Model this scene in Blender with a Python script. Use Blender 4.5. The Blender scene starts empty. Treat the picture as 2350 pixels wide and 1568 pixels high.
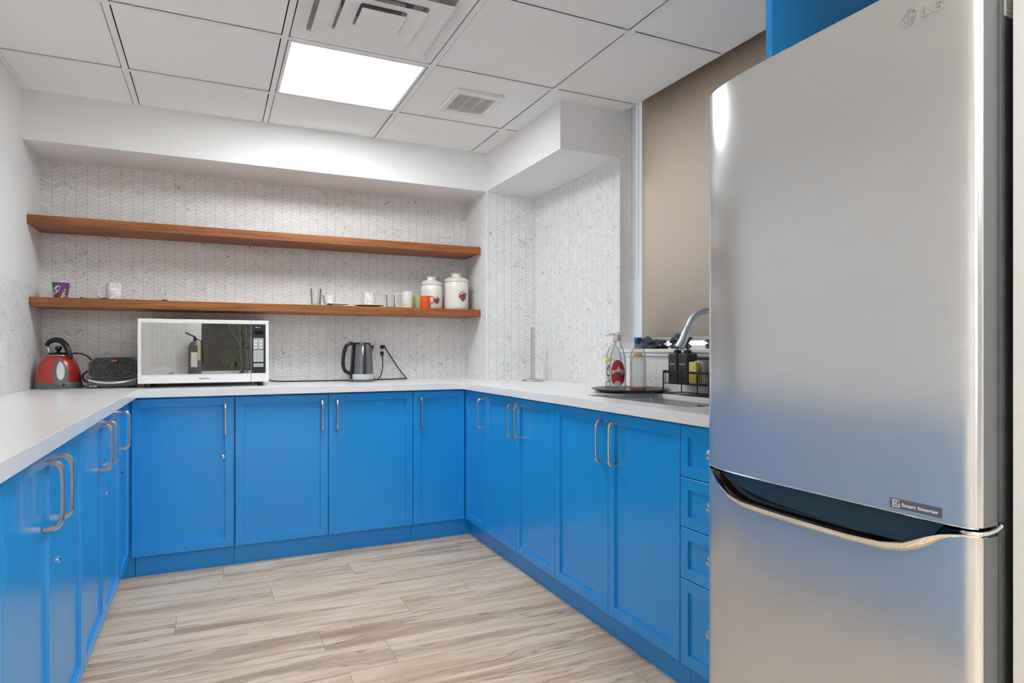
import bpy, bmesh, math, random
from math import sin, cos, pi, radians
from mathutils import Vector, Matrix, noise

S = bpy.context.scene
COL = S.collection

# ------------------------------------------------------------------ measures (metres, camera stands at x=0,y=0)
CAMZ = 1.1079
L, X1, X2 = -0.8224, 1.5702, 1.934          # left wall, alcove side, right wall
D1, D2, D3 = 4.1126, 3.7433, 2.7881         # back wall, soffit/return face, window jamb
ZC, ZS = 2.3495, 2.1129                     # ceiling, soffit underside
XL, XR, YB = -0.3618, 1.36, 3.5658          # door planes
OV = 0.0317                                 # counter overhang
ZT = 0.915
ZB = 0.105
GX, GY, G = -0.3497, 2.6851, 0.61           # ceiling grid
REAR = -6.0

# ------------------------------------------------------------------ node helpers
def new_mat(name):
    m = bpy.data.materials.new(name); m.use_nodes = True
    nt = m.node_tree; b = nt.nodes['Principled BSDF']
    return m, nt, b

def sv(b, name, v):
    for n in (name,):
        if n in b.inputs:
            b.inputs[n].default_value = v

class N:
    def __init__(s, nt): s.nt = nt
    def node(s, t, **k):
        n = s.nt.nodes.new(t)
        for a, v in k.items(): setattr(n, a, v)
        return n
    def put(s, sock, v):
        if hasattr(v, 'is_output') or isinstance(v, bpy.types.NodeSocket): s.nt.links.new(v, sock)
        else: sock.default_value = v
    def math(s, op, a, b=None, c=None, clamp=False):
        n = s.node('ShaderNodeMath', operation=op, use_clamp=clamp)
        s.put(n.inputs[0], a)
        if b is not None: s.put(n.inputs[1], b)
        if c is not None: s.put(n.inputs[2], c)
        return n.outputs[0]
    def mix(s, f, a, b):
        n = s.node('ShaderNodeMix', data_type='RGBA')
        s.put(n.inputs[0], f)
        s.put(n.inputs[6], a if not isinstance(a, tuple) else (*a, 1)[:4])
        s.put(n.inputs[7], b if not isinstance(b, tuple) else (*b, 1)[:4])
        return n.outputs[2]
    def noise(s, vec, scale, detail=2, rough=.5, dist=0):
        n = s.node('ShaderNodeTexNoise')
        if vec is not None: s.put(n.inputs['Vector'], vec)
        n.inputs['Scale'].default_value = scale; n.inputs['Detail'].default_value = detail
        n.inputs['Roughness'].default_value = rough; n.inputs['Distortion'].default_value = dist
        return n.outputs[0]
    def obj(s):
        return s.node('ShaderNodeTexCoord').outputs['Object']
    def xyz(s, v):
        n = s.node('ShaderNodeSeparateXYZ'); s.put(n.inputs[0], v); return n.outputs
    def comb(s, x, y, z):
        n = s.node('ShaderNodeCombineXYZ'); s.put(n.inputs[0], x); s.put(n.inputs[1], y); s.put(n.inputs[2], z); return n.outputs[0]
    def step(s, x, lo, hi):            # smooth 0..1
        n = s.node('ShaderNodeMapRange', interpolation_type='SMOOTHSTEP')
        s.put(n.inputs[0], x); s.put(n.inputs[1], lo); s.put(n.inputs[2], hi); return n.outputs[0]
    def bump(s, h, strength=.2, dist=.002):
        n = s.node('ShaderNodeBump'); n.inputs['Strength'].default_value = strength
        n.inputs['Distance'].default_value = dist; s.put(n.inputs['Height'], h); return n.outputs[0]

def srgb(r, g, b):
    f = lambda c: (c/255/12.92) if c/255 <= .04045 else ((c/255+.055)/1.055)**2.4
    return (f(r), f(g), f(b), 1)

def plain(name, col, rough=.5, metal=0, var=.04, scale=30, bump=0, coat=0, trans=0, ior=1.45, spec=None, stretch=None):
    """principled material with a faint procedural mottling"""
    m, nt, b = new_mat(name); n = N(nt)
    v = n.obj()
    if stretch:
        mp = n.node('ShaderNodeMapping'); mp.inputs['Scale'].default_value = stretch; n.put(mp.inputs[0], v); v = mp.outputs[0]
    f = n.noise(v, scale, 3)
    c = tuple(col[:3])
    dark = tuple(x*(1-var) for x in c); lite = tuple(min(1, x*(1+var)) for x in c)
    n.put(b.inputs['Base Color'], n.mix(f, dark, lite))
    sv(b, 'Roughness', rough); sv(b, 'Metallic', metal); sv(b, 'Coat Weight', coat)
    sv(b, 'Transmission Weight', trans); sv(b, 'IOR', ior)
    if spec is not None: sv(b, 'Specular IOR Level', spec)
    if bump: n.put(b.inputs['Normal'], n.bump(f, bump))
    return m

def chevron(name, axis):
    m, nt, b = new_mat(name); n = N(nt)
    o = n.obj(); x, y, z = n.xyz(o)
    u = n.math('ADD', x, .8245+5.25) if axis == 'x' else n.math('ADD', y, -D2+5.25)
    col = .0525
    tri = n.math('PINGPONG', u, col)                       # up one column, down the next
    edge = n.math('PINGPONG', u, col/2)
    dark_v = n.math('SUBTRACT', 1, n.step(edge, .0006, .0015))
    vv = n.math('ADD', z, n.math('MULTIPLY', tri, .56))
    e2 = n.math('PINGPONG', vv, .0113)
    dark_d = n.math('SUBTRACT', 1, n.step(e2, .0006, .0017))
    grout = n.math('MAXIMUM', dark_v, n.math('MULTIPLY', dark_d, .8))
    # tile to tile tone
    cell = n.comb(n.math('FLOOR', n.math('DIVIDE', u, col)), n.math('FLOOR', n.math('DIVIDE', vv, .0226)), 0)
    wn = n.node('ShaderNodeTexWhiteNoise'); n.put(wn.inputs[0], cell)
    # grey marble flecks, different in every tile
    off = n.node('ShaderNodeVectorMath', operation='MULTIPLY_ADD')
    n.put(off.inputs[0], wn.outputs[1]); off.inputs[1].default_value = (.35, .35, .35); n.put(off.inputs[2], o)
    n1 = n.noise(off.outputs[0], 24, 2, .6, .6)
    vein = n.math('SUBTRACT', 1, n.step(n.math('ABSOLUTE', n.math('SUBTRACT', n1, .5)), .004, .016))
    msk = n.step(n.noise(off.outputs[0], 9.0, 1), .57, .63)
    vein = n.math('MULTIPLY', vein, msk)
    base = n.mix(wn.outputs[0], (.74, .735, .73), (.81, .805, .80))
    c = n.mix(n.math('MULTIPLY', grout, .70 if axis == 'x' else .52), base, (.34, .335, .335))  # grout fainter on side walls: glare wash put into the colour
    c = n.mix(n.math('MULTIPLY', vein, .75), c, (.16, .16, .17))
    n.put(b.inputs['Base Color'], c); sv(b, 'Roughness', .42)
    n.put(b.inputs['Normal'], n.bump(n.math('SUBTRACT', 1, grout), .15, .0008))
    return m

def wood_floor():
    m, nt, b = new_mat('oak_planks'); n = N(nt)
    o = n.obj(); x, y, z = n.xyz(o)
    W, LN = .193, 1.22
    ry = n.math('DIVIDE', n.math('ADD', y, -2.42+10*W), W)
    row = n.math('FLOOR', ry)
    wr = n.node('ShaderNodeTexWhiteNoise', noise_dimensions='1D'); n.put(wr.inputs[1], row)
    rx = n.math('DIVIDE', n.math('ADD', x, n.math('MULTIPLY', wr.outputs[0], LN)), LN)
    idx = n.math('FLOOR', rx)
    wn = n.node('ShaderNodeTexWhiteNoise'); n.put(wn.inputs[0], n.comb(row, idx, 0))
    r = wn.outputs[0]
    warp = n.math('MULTIPLY', n.math('SUBTRACT', n.noise(n.comb(n.math('ADD', n.math('MULTIPLY', x, 2.2), n.math('MULTIPLY', r, 53.)), n.math('MULTIPLY', y, 3.), 0), 1.0, 2), .5), .05)
    yw = n.math('ADD', y, warp)
    gv = n.comb(n.math('ADD', n.math('MULTIPLY', x, 1.7), n.math('MULTIPLY', r, 37.)), n.math('ADD', n.math('MULTIPLY', yw, 17.), n.math('MULTIPLY', r, 91.)), 0)
    g1 = n.noise(gv, 1.3, 6, .68, .2)
    g2 = n.noise(n.comb(n.math('ADD', n.math('MULTIPLY', x, 5), n.math('MULTIPLY', r, 17.)), n.math('MULTIPLY', yw, 170.), 0), 1.0, 4, .65)
    g3 = n.noise(n.comb(n.math('ADD', n.math('MULTIPLY', x, .95), n.math('MULTIPLY', r, 71.)), n.math('ADD', n.math('MULTIPLY', yw, 13.), n.math('MULTIPLY', r, 29.)), 0), 1.0, 4, .55, .3)
    base = n.mix(r, (.61, .41, .25), (.72, .53, .36))
    c = n.mix(n.step(g1, .34, .64), base, (.84, .66, .47))
    dark = n.step(g3, .52, .66)
    c = n.mix(n.math('MULTIPLY', dark, .60), c, (.30, .185, .105))
    crack = n.math('SUBTRACT', 1, n.step(n.math('ABSOLUTE', n.math('SUBTRACT', g3, .56)), .003, .014))
    c = n.mix(n.math('MULTIPLY', crack, .55), c, (.16, .095, .06))
    ring = n.node('ShaderNodeTexWave', wave_type='RINGS', rings_direction='Z'); n.put(ring.inputs['Vector'], n.comb(n.math('MULTIPLY', x, .6), n.math('ADD', n.math('MULTIPLY', y, 5.), r), 0))
    ring.inputs['Scale'].default_value = 5; ring.inputs['Distortion'].default_value = 5; ring.inputs['Detail'].default_value = 2
    c = n.mix(n.math('MULTIPLY', n.step(ring.outputs[0], .2, .0), n.math('MULTIPLY', n.step(r, .55, .75), .22)), c, (.25, .18, .13))
    c = n.mix(n.math('MULTIPLY', n.step(g2, .50, .68), .25), c, (.30, .20, .13))
    ey = n.math('PINGPONG', n.math('MULTIPLY', ry, W), W/2); ex = n.math('PINGPONG', n.math('MULTIPLY', rx, LN), LN/2)
    seam = n.math('SUBTRACT', 1, n.math('MULTIPLY', n.step(ey, .0006, .0018), n.step(ex, .0006, .0018)))
    c = n.mix(n.math('MULTIPLY', seam, .6), c, (.12, .085, .06))
    n.put(b.inputs['Base Color'], c); sv(b, 'Roughness', .42)
    n.put(b.inputs['Normal'], n.bump(n.math('SUBTRACT', g2, seam), .12, .001))
    return m

def walnut():
    m, nt, b = new_mat('walnut'); n = N(nt)
    x, y, z = n.xyz(n.obj())
    v = n.comb(n.math('MULTIPLY', x, 1.2), n.math('MULTIPLY', y, 16), n.math('MULTIPLY', z, 26))
    g = n.noise(v, 2.2, 5, .6, .8); g2 = n.noise(n.comb(n.math('MULTIPLY', x, 5), n.math('MULTIPLY', y, 120), n.math('MULTIPLY', z, 160)), 1.5, 3)
    c = n.mix(n.step(g, .32, .7), (.37, .135, .042), (.18, .055, .016))
    c = n.mix(n.math('MULTIPLY', g2, .4), c, (.20, .07, .025))
    n.put(b.inputs['Base Color'], c); sv(b, 'Roughness', .45); sv(b, 'Specular IOR Level', .3)
    return m

def ceiling_tile():
    m, nt, b = new_mat('mineral_tile'); n = N(nt)
    o = n.obj()
    mp = n.node('ShaderNodeMapping'); mp.inputs['Scale'].default_value = (1, 2.2, 1); n.put(mp.inputs[0], o)
    p = n.noise(mp.outputs[0], 85, 2, .6)
    q = n.noise(o, 9, 2)
    hole = n.math('MULTIPLY', n.step(p, .70, .745), n.step(q, .42, .58))
    c = n.mix(n.math('MULTIPLY', hole, .65), (.86, .86, .855), (.25, .25, .25))
    n.put(b.inputs['Base Color'], c); sv(b, 'Roughness', .9)
    n.put(b.inputs['Normal'], n.bump(n.noise(o, 160, 3), .12, .001))
    return m

def brushed(name, col=(.60, .60, .605), rough=.26):
    m, nt, b = new_mat(name); n = N(nt)
    x, y, z = n.xyz(n.obj())
    s = n.noise(n.comb(n.math('MULTIPLY', x, 12), n.math('MULTIPLY', y, 12), n.math('MULTIPLY', z, 900)), 1, 2)
    smudge = n.noise(n.comb(x, y, z), 3.2, 3, .55)
    n.put(b.inputs['Base Color'], n.mix(s, tuple(c*.94 for c in col), tuple(min(1, c*1.05) for c in col)))
    r = n.math('ADD', n.math('MULTIPLY', smudge, .06), rough-.03)
    n.put(b.inputs['Roughness'], r); sv(b, 'Metallic', .64)
    n.put(b.inputs['Normal'], n.bump(s, .03, .0002))
    return m

M = {}
M['paint'] = plain('wall_paint', (.80, .80, .80), .6, var=.015, scale=60)
M['soffit'] = plain('soffit_paint', (.80, .80, .80), .65, var=.015, scale=60)
M['tile_x'] = chevron('chevron_tile_x', 'x'); M['tile_y'] = chevron('chevron_tile_y', 'y')
M['floor'] = wood_floor(); M['walnut'] = walnut(); M['ctile'] = ceiling_tile()
M['grid'] = plain('ceiling_grid', (.82, .82, .815), .5, var=.01)
M['plenum'] = plain('plenum_dark', (.03, .03, .03), .9)
M['blue'] = plain('blue_paint', (.016, .31, .74), .30, var=.03, scale=8, coat=.22, spec=.5)
M['quartz'] = plain('white_quartz', (.82, .82, .82), .22, var=.02, scale=5)
M['nickel'] = plain('brushed_nickel', (.66, .58, .51), .24, 1, var=.08)
M['chrome'] = plain('chrome', (.80, .80, .80), .10, 1, var=.02)
M['steel'] = brushed('brushed_steel', (.575, .58, .585), .20)
M['steel2'] = plain('satin_steel', (.62, .60, .58), .36, 1, var=.04, stretch=(1, 1, 40))
M['sinksteel'] = plain('sink_steel', (.70, .70, .70), .38, .8, var=.05)
M['darkgrey'] = plain('textured_dark_grey', (.075, .08, .082), .38, var=.35, scale=300, bump=.2)
M['black'] = plain('black_plastic', (.012, .012, .013), .3)
M['blackgloss'] = plain('gloss_black', (.008, .009, .011), .08)
M['slate'] = plain('slate_gloss', (.028, .045, .060), .14, var=.25, scale=14)
M['rubber'] = plain('black_rubber', (.012, .012, .012), .6)
M['white'] = plain('white_plastic', (.78, .78, .77), .35, var=.01)
M['whitegloss'] = plain('white_ceramic', (.80, .79, .76), .12, var=.015)
M['cream'] = plain('cream_ceramic', (.76, .72, .67), .12, var=.02)
M['mwglass'] = plain('mirror_glass', (.40, .42, .43), .012, 1, var=.01)
M['mwpanel'] = plain('control_panel_black', (.035, .037, .04), .1, spec=.9)
M['button'] = plain('button_pad_grey', (.40, .42, .43), .4)
M['red'] = plain('red_metal', (.52, .055, .035), .22, .55, var=.06, coat=.5)
M['kgrey'] = plain('grey_plastic', (.11, .115, .12), .35)
M['lgrey'] = plain('light_grey', (.55, .56, .56), .3)
M['ksteel'] = plain('dark_steel', (.22, .22, .23), .16, 1, var=.05)
M['blind'] = plain('beige_blind', (.60, .475, .36), .85, var=.05, scale=3)
def blindmat():
    m, nt, b = new_mat('beige_blind'); n = N(nt)
    f = n.noise(n.obj(), 260, 2)
    n.put(b.inputs['Base Color'], n.mix(f, (.76, .64, .52), (.82, .70, .58))); sv(b, 'Roughness', .85)
    tr = n.node('ShaderNodeBsdfTranslucent'); tr.inputs[0].default_value = (.62, .50, .38, 1)
    mx = n.node('ShaderNodeMixShader'); mx.inputs[0].default_value = .16
    out = nt.nodes['Material Output']; nt.links.new(b.outputs[0], mx.inputs[1]); nt.links.new(tr.outputs[0], mx.inputs[2]); nt.links.new(mx.outputs[0], out.inputs[0]); return m
M['blind'] = blindmat()
M['ductgrey'] = plain('duct_grey', (.30, .30, .30), .8)
M['sidegrey'] = plain('door_edge_grey', (.13, .135, .14), .32, .3, var=.05)
M['hem'] = plain('hem_bar', (.47, .45, .47), .6)
M['orange'] = plain('orange_glaze', (.70, .105, .02), .2, var=.12)
M['green'] = plain('pale_green_glaze', (.50, .50, .20), .25)
M['cloth'] = plain('navy_plastic', (.035, .042, .06), .28, var=.5, scale=25, bump=.3)
M['tray'] = plain('charcoal_tray', (.05, .052, .055), .28)
M['redlabel'] = plain('crimson_label', (.42, .012, .03), .4, var=.15, scale=40)
M['whitelabel'] = plain('white_label', (.80, .80, .78), .4)
M['greenlabel'] = plain('green_print', (.05, .22, .08), .4)
M['yellow'] = plain('yellow_print', (.75, .55, .06), .4)
M['pink'] = plain('pink_cap', (.72, .52, .50), .35)
M['bluecap'] = plain('blue_cap', (.012, .06, .30), .25)
M['sponge'] = plain('sponge_yellow', (.68, .52, .16), .85, var=.3, scale=80, bump=.5)
M['sponge2'] = plain('sponge_buff', (.62, .56, .44), .85, var=.3, scale=80, bump=.5)
M['purple'] = plain('purple_print', (.16, .05, .24), .4, var=.2, scale=14)
M['cupgrey'] = plain('grey_print', (.10, .10, .12), .4)
M['paper'] = plain('tan_paper', (.46, .28, .16), .7)
M['ink'] = plain('dark_ink', (.03, .03, .03), .5)
M['plum'] = plain('plum_print', (.22, .05, .07), .3, var=.4, scale=120)
M['leafink'] = plain('grey_leaf_print', (.16, .15, .15), .3, var=.4, scale=120)
M['orangeliq'] = plain('orange_liquid', (.85, .22, .02), .05)
M['rearwall'] = plain('dark_wood_wall', (.10, .09, .085), .45, var=.4, scale=2, stretch=(1, 1, 14))
M['extred'] = plain('extinguisher_grey', (.12, .12, .125), .3)
M['exttag'] = plain('tan_tag', (.60, .47, .28), .7)
M['leaf'] = plain('leaf_green', (.03, .10, .02), .4)
M['terracotta'] = plain('pot_grey', (.20, .20, .20), .6)

def speck():
    m, nt, b = new_mat('speckled_black'); n = N(nt)
    s = n.step(n.noise(n.obj(), 330, 2), .56, .68)
    n.put(b.inputs['Base Color'], n.mix(s, (.008, .009, .010), (.22, .22, .22))); sv(b, 'Roughness', .22); return m
M['speck'] = speck()
def patterned():
    m, nt, b = new_mat('patterned_mug_glaze'); n = N(nt)
    x, y, z = n.xyz(n.obj())
    v = n.comb(n.math('MULTIPLY', x, 1.), y, n.math('MULTIPLY', z, .6))
    s = n.noise(v, 120, 1, .5, 1.0)
    k = n.math('SUBTRACT', 1, n.step(n.math('ABSOLUTE', n.math('SUBTRACT', s, .52)), .015, .04))
    k = n.math('MULTIPLY', k, n.step(n.noise(n.obj(), 45, 0), .42, .5))
    n.put(b.inputs['Base Color'], n.mix(n.math('MULTIPLY', k, .85), (.80, .79, .78), (.10, .09, .12))); sv(b, 'Roughness', .15); return m
M['patmug'] = patterned()
def glassy(name, col=(1, 1, 1), rough=.03, body=.0):
    m, nt, b = new_mat(name); n = N(nt)
    tr = n.node('ShaderNodeBsdfTransparent'); tr.inputs[0].default_value = (*col, 1)
    gl = n.node('ShaderNodeBsdfGlossy'); gl.inputs['Roughness'].default_value = rough
    lw = n.node('ShaderNodeLayerWeight'); lw.inputs['Blend'].default_value = .28
    f = n.math('ADD', n.math('MULTIPLY', lw.outputs['Fresnel'], .8), .02, clamp=True)
    mx = n.node('ShaderNodeMixShader'); n.put(mx.inputs[0], f); nt.links.new(tr.outputs[0], mx.inputs[1]); nt.links.new(gl.outputs[0], mx.inputs[2])
    o = mx.outputs[0]
    if body:
        n.put(b.inputs['Base Color'], n.mix(n.noise(n.obj(), 40, 2), (.7, .72, .71), (.8, .8, .8))); sv(b, 'Roughness', .3)
        m2 = n.node('ShaderNodeMixShader'); m2.inputs[0].default_value = body; nt.links.new(o, m2.inputs[1]); nt.links.new(b.outputs[0], m2.inputs[2]); o = m2.outputs[0]
    nt.links.new(o, nt.nodes['Material Output'].inputs[0]); return m
M['glass'] = glassy('clear_glass', (.985, .99, .99), .02, .05)
M['bottle'] = glassy('clear_plastic', (.965, .975, .97), .06, .14)
M['pane'] = glassy('window_glass', (.97, .98, 1.), .0)
def lens():
    m, nt, b = new_mat('light_lens'); n = N(nt)
    x, y, z = n.xyz(n.obj())
    w = n.math('PINGPONG', n.math('ADD', x, -.09), .1)
    k = n.math('ADD', 5.5, n.math('MULTIPLY', n.step(w, .0, .1), 3.5))
    n.put(b.inputs['Emission Strength'], k); sv(b, 'Emission Color', (.925, .98, 1, 1)); sv(b, 'Base Color', (.8, .8, .8, 1)); return m
M['lens'] = lens()

# ------------------------------------------------------------------ mesh helpers (all in world coordinates)
def wloc(o):
    v = Vector((0, 0, 0))
    while o is not None: v += o.location; o = o.parent
    return v

def obj(name, bm, mat, parent=None, smooth=None, label=None, bevel=None):
    me = bpy.data.meshes.new(name)
    if parent is not None: bmesh.ops.translate(bm, verts=bm.verts, vec=-wloc(parent))
    bmesh.ops.recalc_face_normals(bm, faces=bm.faces)
    bm.to_mesh(me); bm.free()
    mats = mat if isinstance(mat, (list, tuple)) else [mat]
    for q in mats: me.materials.append(M[q] if isinstance(q, str) else q)
    if smooth:
        for p in me.polygons: p.use_smooth = True
        if smooth is not True:
            try: me.set_sharp_from_angle(angle=radians(smooth))
            except Exception: pass
    o = bpy.data.objects.new(name, me); COL.objects.link(o)
    if parent is not None: o.parent = parent
    if label: o['label'] = label
    if bevel:
        md = o.modifiers.new('bevel', 'BEVEL'); md.width = bevel; md.segments = 2; md.limit_method = 'ANGLE'; md.angle_limit = radians(40)
    return o

def thing(name, loc, label, cat, group=None):
    o = bpy.data.objects.new(name, None); COL.objects.link(o); o.empty_display_size = .05
    o.location = loc; o['label'] = label; o['category'] = cat
    if group: o['group'] = group
    return o

def tag(o, label, cat, group=None):
    o['label'] = label; o['category'] = cat
    if group: o['group'] = group
    return o

def struct(name, bm, mat, **k):
    o = obj(name, bm, mat, **k); o['kind'] = 'structure'; return o

def struct_root(name, loc=(0, 0, 0)):
    o = bpy.data.objects.new(name, None); COL.objects.link(o); o.location = loc; o['kind'] = 'structure'; return o

def nb(): return bmesh.new()

def box(bm, x0, x1, y0, y1, z0, z1, mi=0):
    if x0 > x1: x0, x1 = x1, x0
    if y0 > y1: y0, y1 = y1, y0
    if z0 > z1: z0, z1 = z1, z0
    v = [bm.verts.new(p) for p in ((x0, y0, z0), (x1, y0, z0), (x1, y1, z0), (x0, y1, z0), (x0, y0, z1), (x1, y0, z1), (x1, y1, z1), (x0, y1, z1))]
    fs = [(0, 3, 2, 1), (4, 5, 6, 7), (0, 1, 5, 4), (1, 2, 6, 5), (2, 3, 7, 6), (3, 0, 4, 7)]
    for f in fs:
        q = bm.faces.new([v[i] for i in f]); q.material_index = mi
    return bm

def B(*a): return box(nb(), *a)

def lathe(bm, cx, cy, prof, seg=40, mi=0, closed=False):
    """prof: list of (r,z)"""
    rings = []
    for r, z in prof:
        if r <= 1e-6: rings.append([bm.verts.new((cx, cy, z))])
        else: rings.append([bm.verts.new((cx+r*cos(2*pi*i/seg), cy+r*sin(2*pi*i/seg), z)) for i in range(seg)])
    for a, b in zip(rings[:-1], rings[1:]):
        for i in range(seg):
            j = (i+1) % seg
            if len(a) == 1 and len(b) == 1: continue
            if len(a) == 1: f = bm.faces.new((a[0], b[i], b[j]))
            elif len(b) == 1: f = bm.faces.new((a[i], a[j], b[0]))
            else: f = bm.faces.new((a[i], a[j], b[j], b[i]))
            f.material_index = mi
    return bm

def frames(pts):
    pts = [Vector(p) for p in pts]; T = []
    for i in range(len(pts)):
        a = pts[max(0, i-1)]; b = pts[min(len(pts)-1, i+1)]
        t = (b-a); T.append(t.normalized() if t.length > 1e-9 else Vector((0, 0, 1)))
    up = Vector((0, 0, 1)) if abs(T[0].z) < .9 else Vector((1, 0, 0))
    n = (up - T[0]*up.dot(T[0])).normalized(); out = []
    for t in T:
        n = (n - t*n.dot(t)); n = n.normalized() if n.length > 1e-6 else Vector((1, 0, 0))
        out.append((n, t.cross(n)))
    return pts, out

def tube(bm, pts, r, seg=12, mi=0):
    pts, fr = frames(pts); rings = []
    for i, (p, (n, b)) in enumerate(zip(pts, fr)):
        rr = r[i] if isinstance(r, (list, tuple)) else r
        rings.append([bm.verts.new(p + n*cos(2*pi*k/seg)*rr + b*sin(2*pi*k/seg)*rr) for k in range(seg)])
    for a, b in zip(rings[:-1], rings[1:]):
        for k in range(seg):
            f = bm.faces.new((a[k], a[(k+1) % seg], b[(k+1) % seg], b[k])); f.material_index = mi
    for ring in (rings[0], rings[-1]):
        f = bm.faces.new(ring); f.material_index = mi
    return bm

def smoothpath(pts, n=8):
    """Catmull-Rom"""
    P = [Vector(p) for p in pts]; P = [P[0]*2-P[1]] + P + [P[-1]*2-P[-2]]; out = []
    for i in range(1, len(P)-2):
        for k in range(n):
            t = k/n; a, b, c, d = P[i-1], P[i], P[i+1], P[i+2]
            out.append(.5*((2*b)+(c-a)*t+(2*a-5*b+4*c-d)*t*t+(3*b-a-3*c+d)*t**3))
    out.append(P[-2]); return out

def prism(bm, poly, axis, a0, a1, mi=0):
    """poly: 2D points; axis 'y': poly=(x,z) extruded a0..a1 in y; 'x': (y,z); 'z': (x,y)"""
    def mk(p, a):
        return {'y': (p[0], a, p[1]), 'x': (a, p[0], p[1]), 'z': (p[0], p[1], a)}[axis]
    A = [bm.verts.new(mk(p, a0)) for p in poly]; Bv = [bm.verts.new(mk(p, a1)) for p in poly]
    n = len(poly)
    bm.faces.new(A).material_index = mi; bm.faces.new(Bv[::-1]).material_index = mi
    for i in range(n):
        bm.faces.new((A[i], A[(i+1) % n], Bv[(i+1) % n], Bv[i])).material_index = mi
    return bm

def ellipsoid(bm, c, r, seg=20, rings=12):
    prev = None
    for i in range(rings+1):
        th = pi*i/rings; z = c[2]-r[2]*cos(th); s = sin(th)
        if i in (0, rings): ring = [bm.verts.new((c[0], c[1], z))]
        else: ring = [bm.verts.new((c[0]+r[0]*s*cos(2*pi*k/seg), c[1]+r[1]*s*sin(2*pi*k/seg), z)) for k in range(seg)]
        if prev:
            for k in range(seg):
                j = (k+1) % seg
                if len(prev) == 1: bm.faces.new((prev[0], ring[j], ring[k]))
                elif len(ring) == 1: bm.faces.new((prev[k], prev[j], ring[0]))
                else: bm.faces.new((prev[k], prev[j], ring[j], ring[k]))
        prev = ring
    return bm

def text_bm(txt, h, place, depth=.0008, width=None, bold=0.0):
    """a mesh of lettering; place(u,w,n)->world, u along the line, w up, n outwards; centred on 0,0; h = cap height"""
    cu = bpy.data.curves.new('t', 'FONT'); cu.body = txt; cu.size = 1; cu.extrude = .02; cu.align_x = 'CENTER'; cu.offset = bold
    to = bpy.data.objects.new('t', cu); COL.objects.link(to)
    bpy.context.view_layer.update()
    me = bpy.data.meshes.new_from_object(to.evaluated_get(bpy.context.evaluated_depsgraph_get()))
    bm = nb(); bm.from_mesh(me)
    bpy.data.objects.remove(to); bpy.data.curves.remove(cu); bpy.data.meshes.remove(me)
    xs = [v.co.x for v in bm.verts]; w = max(xs)-min(xs); cxm = (max(xs)+min(xs))/2
    sc = h/.70; sx = (width/w) if width else sc
    for v in bm.verts:
        v.co = Vector(place((v.co.x-cxm)*sx, (v.co.y-.35)*sc, depth if v.co.z > 0 else 0.0))
    return bm

def copy_mesh(bm_src, dst):
    me = bpy.data.meshes.new('tmp'); bm_src.to_mesh(me); dst.from_mesh(me); bpy.data.meshes.remove(me)

# ------------------------------------------------------------------ room
floor = struct('floor', B(-3, 4, REAR, D1+.1, -.05, 0), 'floor')
wb = struct('wall_back', B(L-.12, X1+.02, D1, D1+.12, 0, 2.7), 'tile_x')
# alcove return: side face (x = X1) and forward face (y = D2) of the boxed-out corner
wr = struct_root('wall_return')
bm = nb(); box(bm, X1, X2+.25, D2, D1+.12, 0, 2.7)
o = obj('tiled_face', bm, ['tile_x', 'tile_y'], wr)
for p in o.data.polygons:
    if abs(p.normal.x) > .5: p.material_index = 1
# left wall
wl = struct_root('wall_left')
obj('painted_wall', B(L-.12, L, REAR+4.5, D1+.12, 0, 2.7), 'paint', wl)
obj('tile_panel', B(L, L+.008, .6, D1, ZT, 1.431), 'tile_y', wl)
# right wall with the window opening; everything below the sill and beyond the jamb
WY0, WY1 = 1.30, D3
SILL = 1.113
wrt = struct_root('wall_right')
bm = nb(); box(bm, X2, X2+.30, D3, D2, 0, 2.7); obj('painted_wall', bm, 'paint', wrt)
bm = nb(); box(bm, X2, X2+.30, .9, D3, 0, SILL-.02); box(bm, X2, X2+.30, .57, WY0, SILL-.02, 2.7); obj('lower_wall', bm, 'paint', wrt)
bm = nb(); box(bm, X2-.008, X2, D3+.004, D2, ZT, ZS); box(bm, X2-.008, X2, WY0, D3+.004, ZT, 1.068); obj('tile_panel', bm, 'tile_y', wrt)
# bulkhead above the lay-in ceiling, behind its edge
struct('trim_1', B(X2, X2+.012, WY0-.1, D3, ZC+.004, 2.7), 'grid')
# corner beads
o = struct('trim_2', B(X1-.0015, X1+.005, D2-.0025, D2+.002, ZT, ZS), 'grid')
o = struct('trim_3', B(X2-.010, X2-.001, D3-.002, D3+.004, ZT, ZS), 'grid')
# soffits
struct('trim_4', B(L, X1, D2, D1, ZS, ZC+.05), 'soffit')
struct('trim_5', B(X1, X2, D3, D2, ZS, ZC+.05), 'soffit')
# near partition on the right, beside the refrigerator
struct('wall_near', B(1.135, 2.3, .33, .575, 0, 2.7), 'paint')
# room behind the camera
struct('wall_rear', B(-.75, 4, REAR-.1, REAR, 0, 2.7), 'rearwall')
for nm, xa, xb in (('added_window', -3, -.75),):  # unseen glazing, added to let in daylight as fill
    wn_ = struct_root(nm, ((xa+xb)/2, REAR, 0))
    bm = nb(); box(bm, xa, xb, REAR-.1, REAR, 0, .5); box(bm, xa, xb, REAR-.1, REAR, 2.35, 2.7)
    for k in range(4):
        x = xa+(xb-xa)*k/3; box(bm, max(xa, x-.03), min(xb, x+.03), REAR-.08, REAR-.02, .5, 2.35)
    obj('window_frame', bm, 'white', wn_)
    obj('glass_pane', B(xa+.03, xb-.03, REAR-.052, REAR-.048, .5, 2.35), 'pane', wn_)
struct('wall_far_left', B(-3.1, -3, REAR, -1.5, 0, 2.7), 'paint')
struct('wall_far_right', B(4, 4.1, REAR, .4, 0, 2.7), 'paint')
pw = struct_root('wall_partition')
obj('painted_wall', B(-3, -.13, -1.62, -1.5, 0, 2.7), 'paint', pw)
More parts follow.
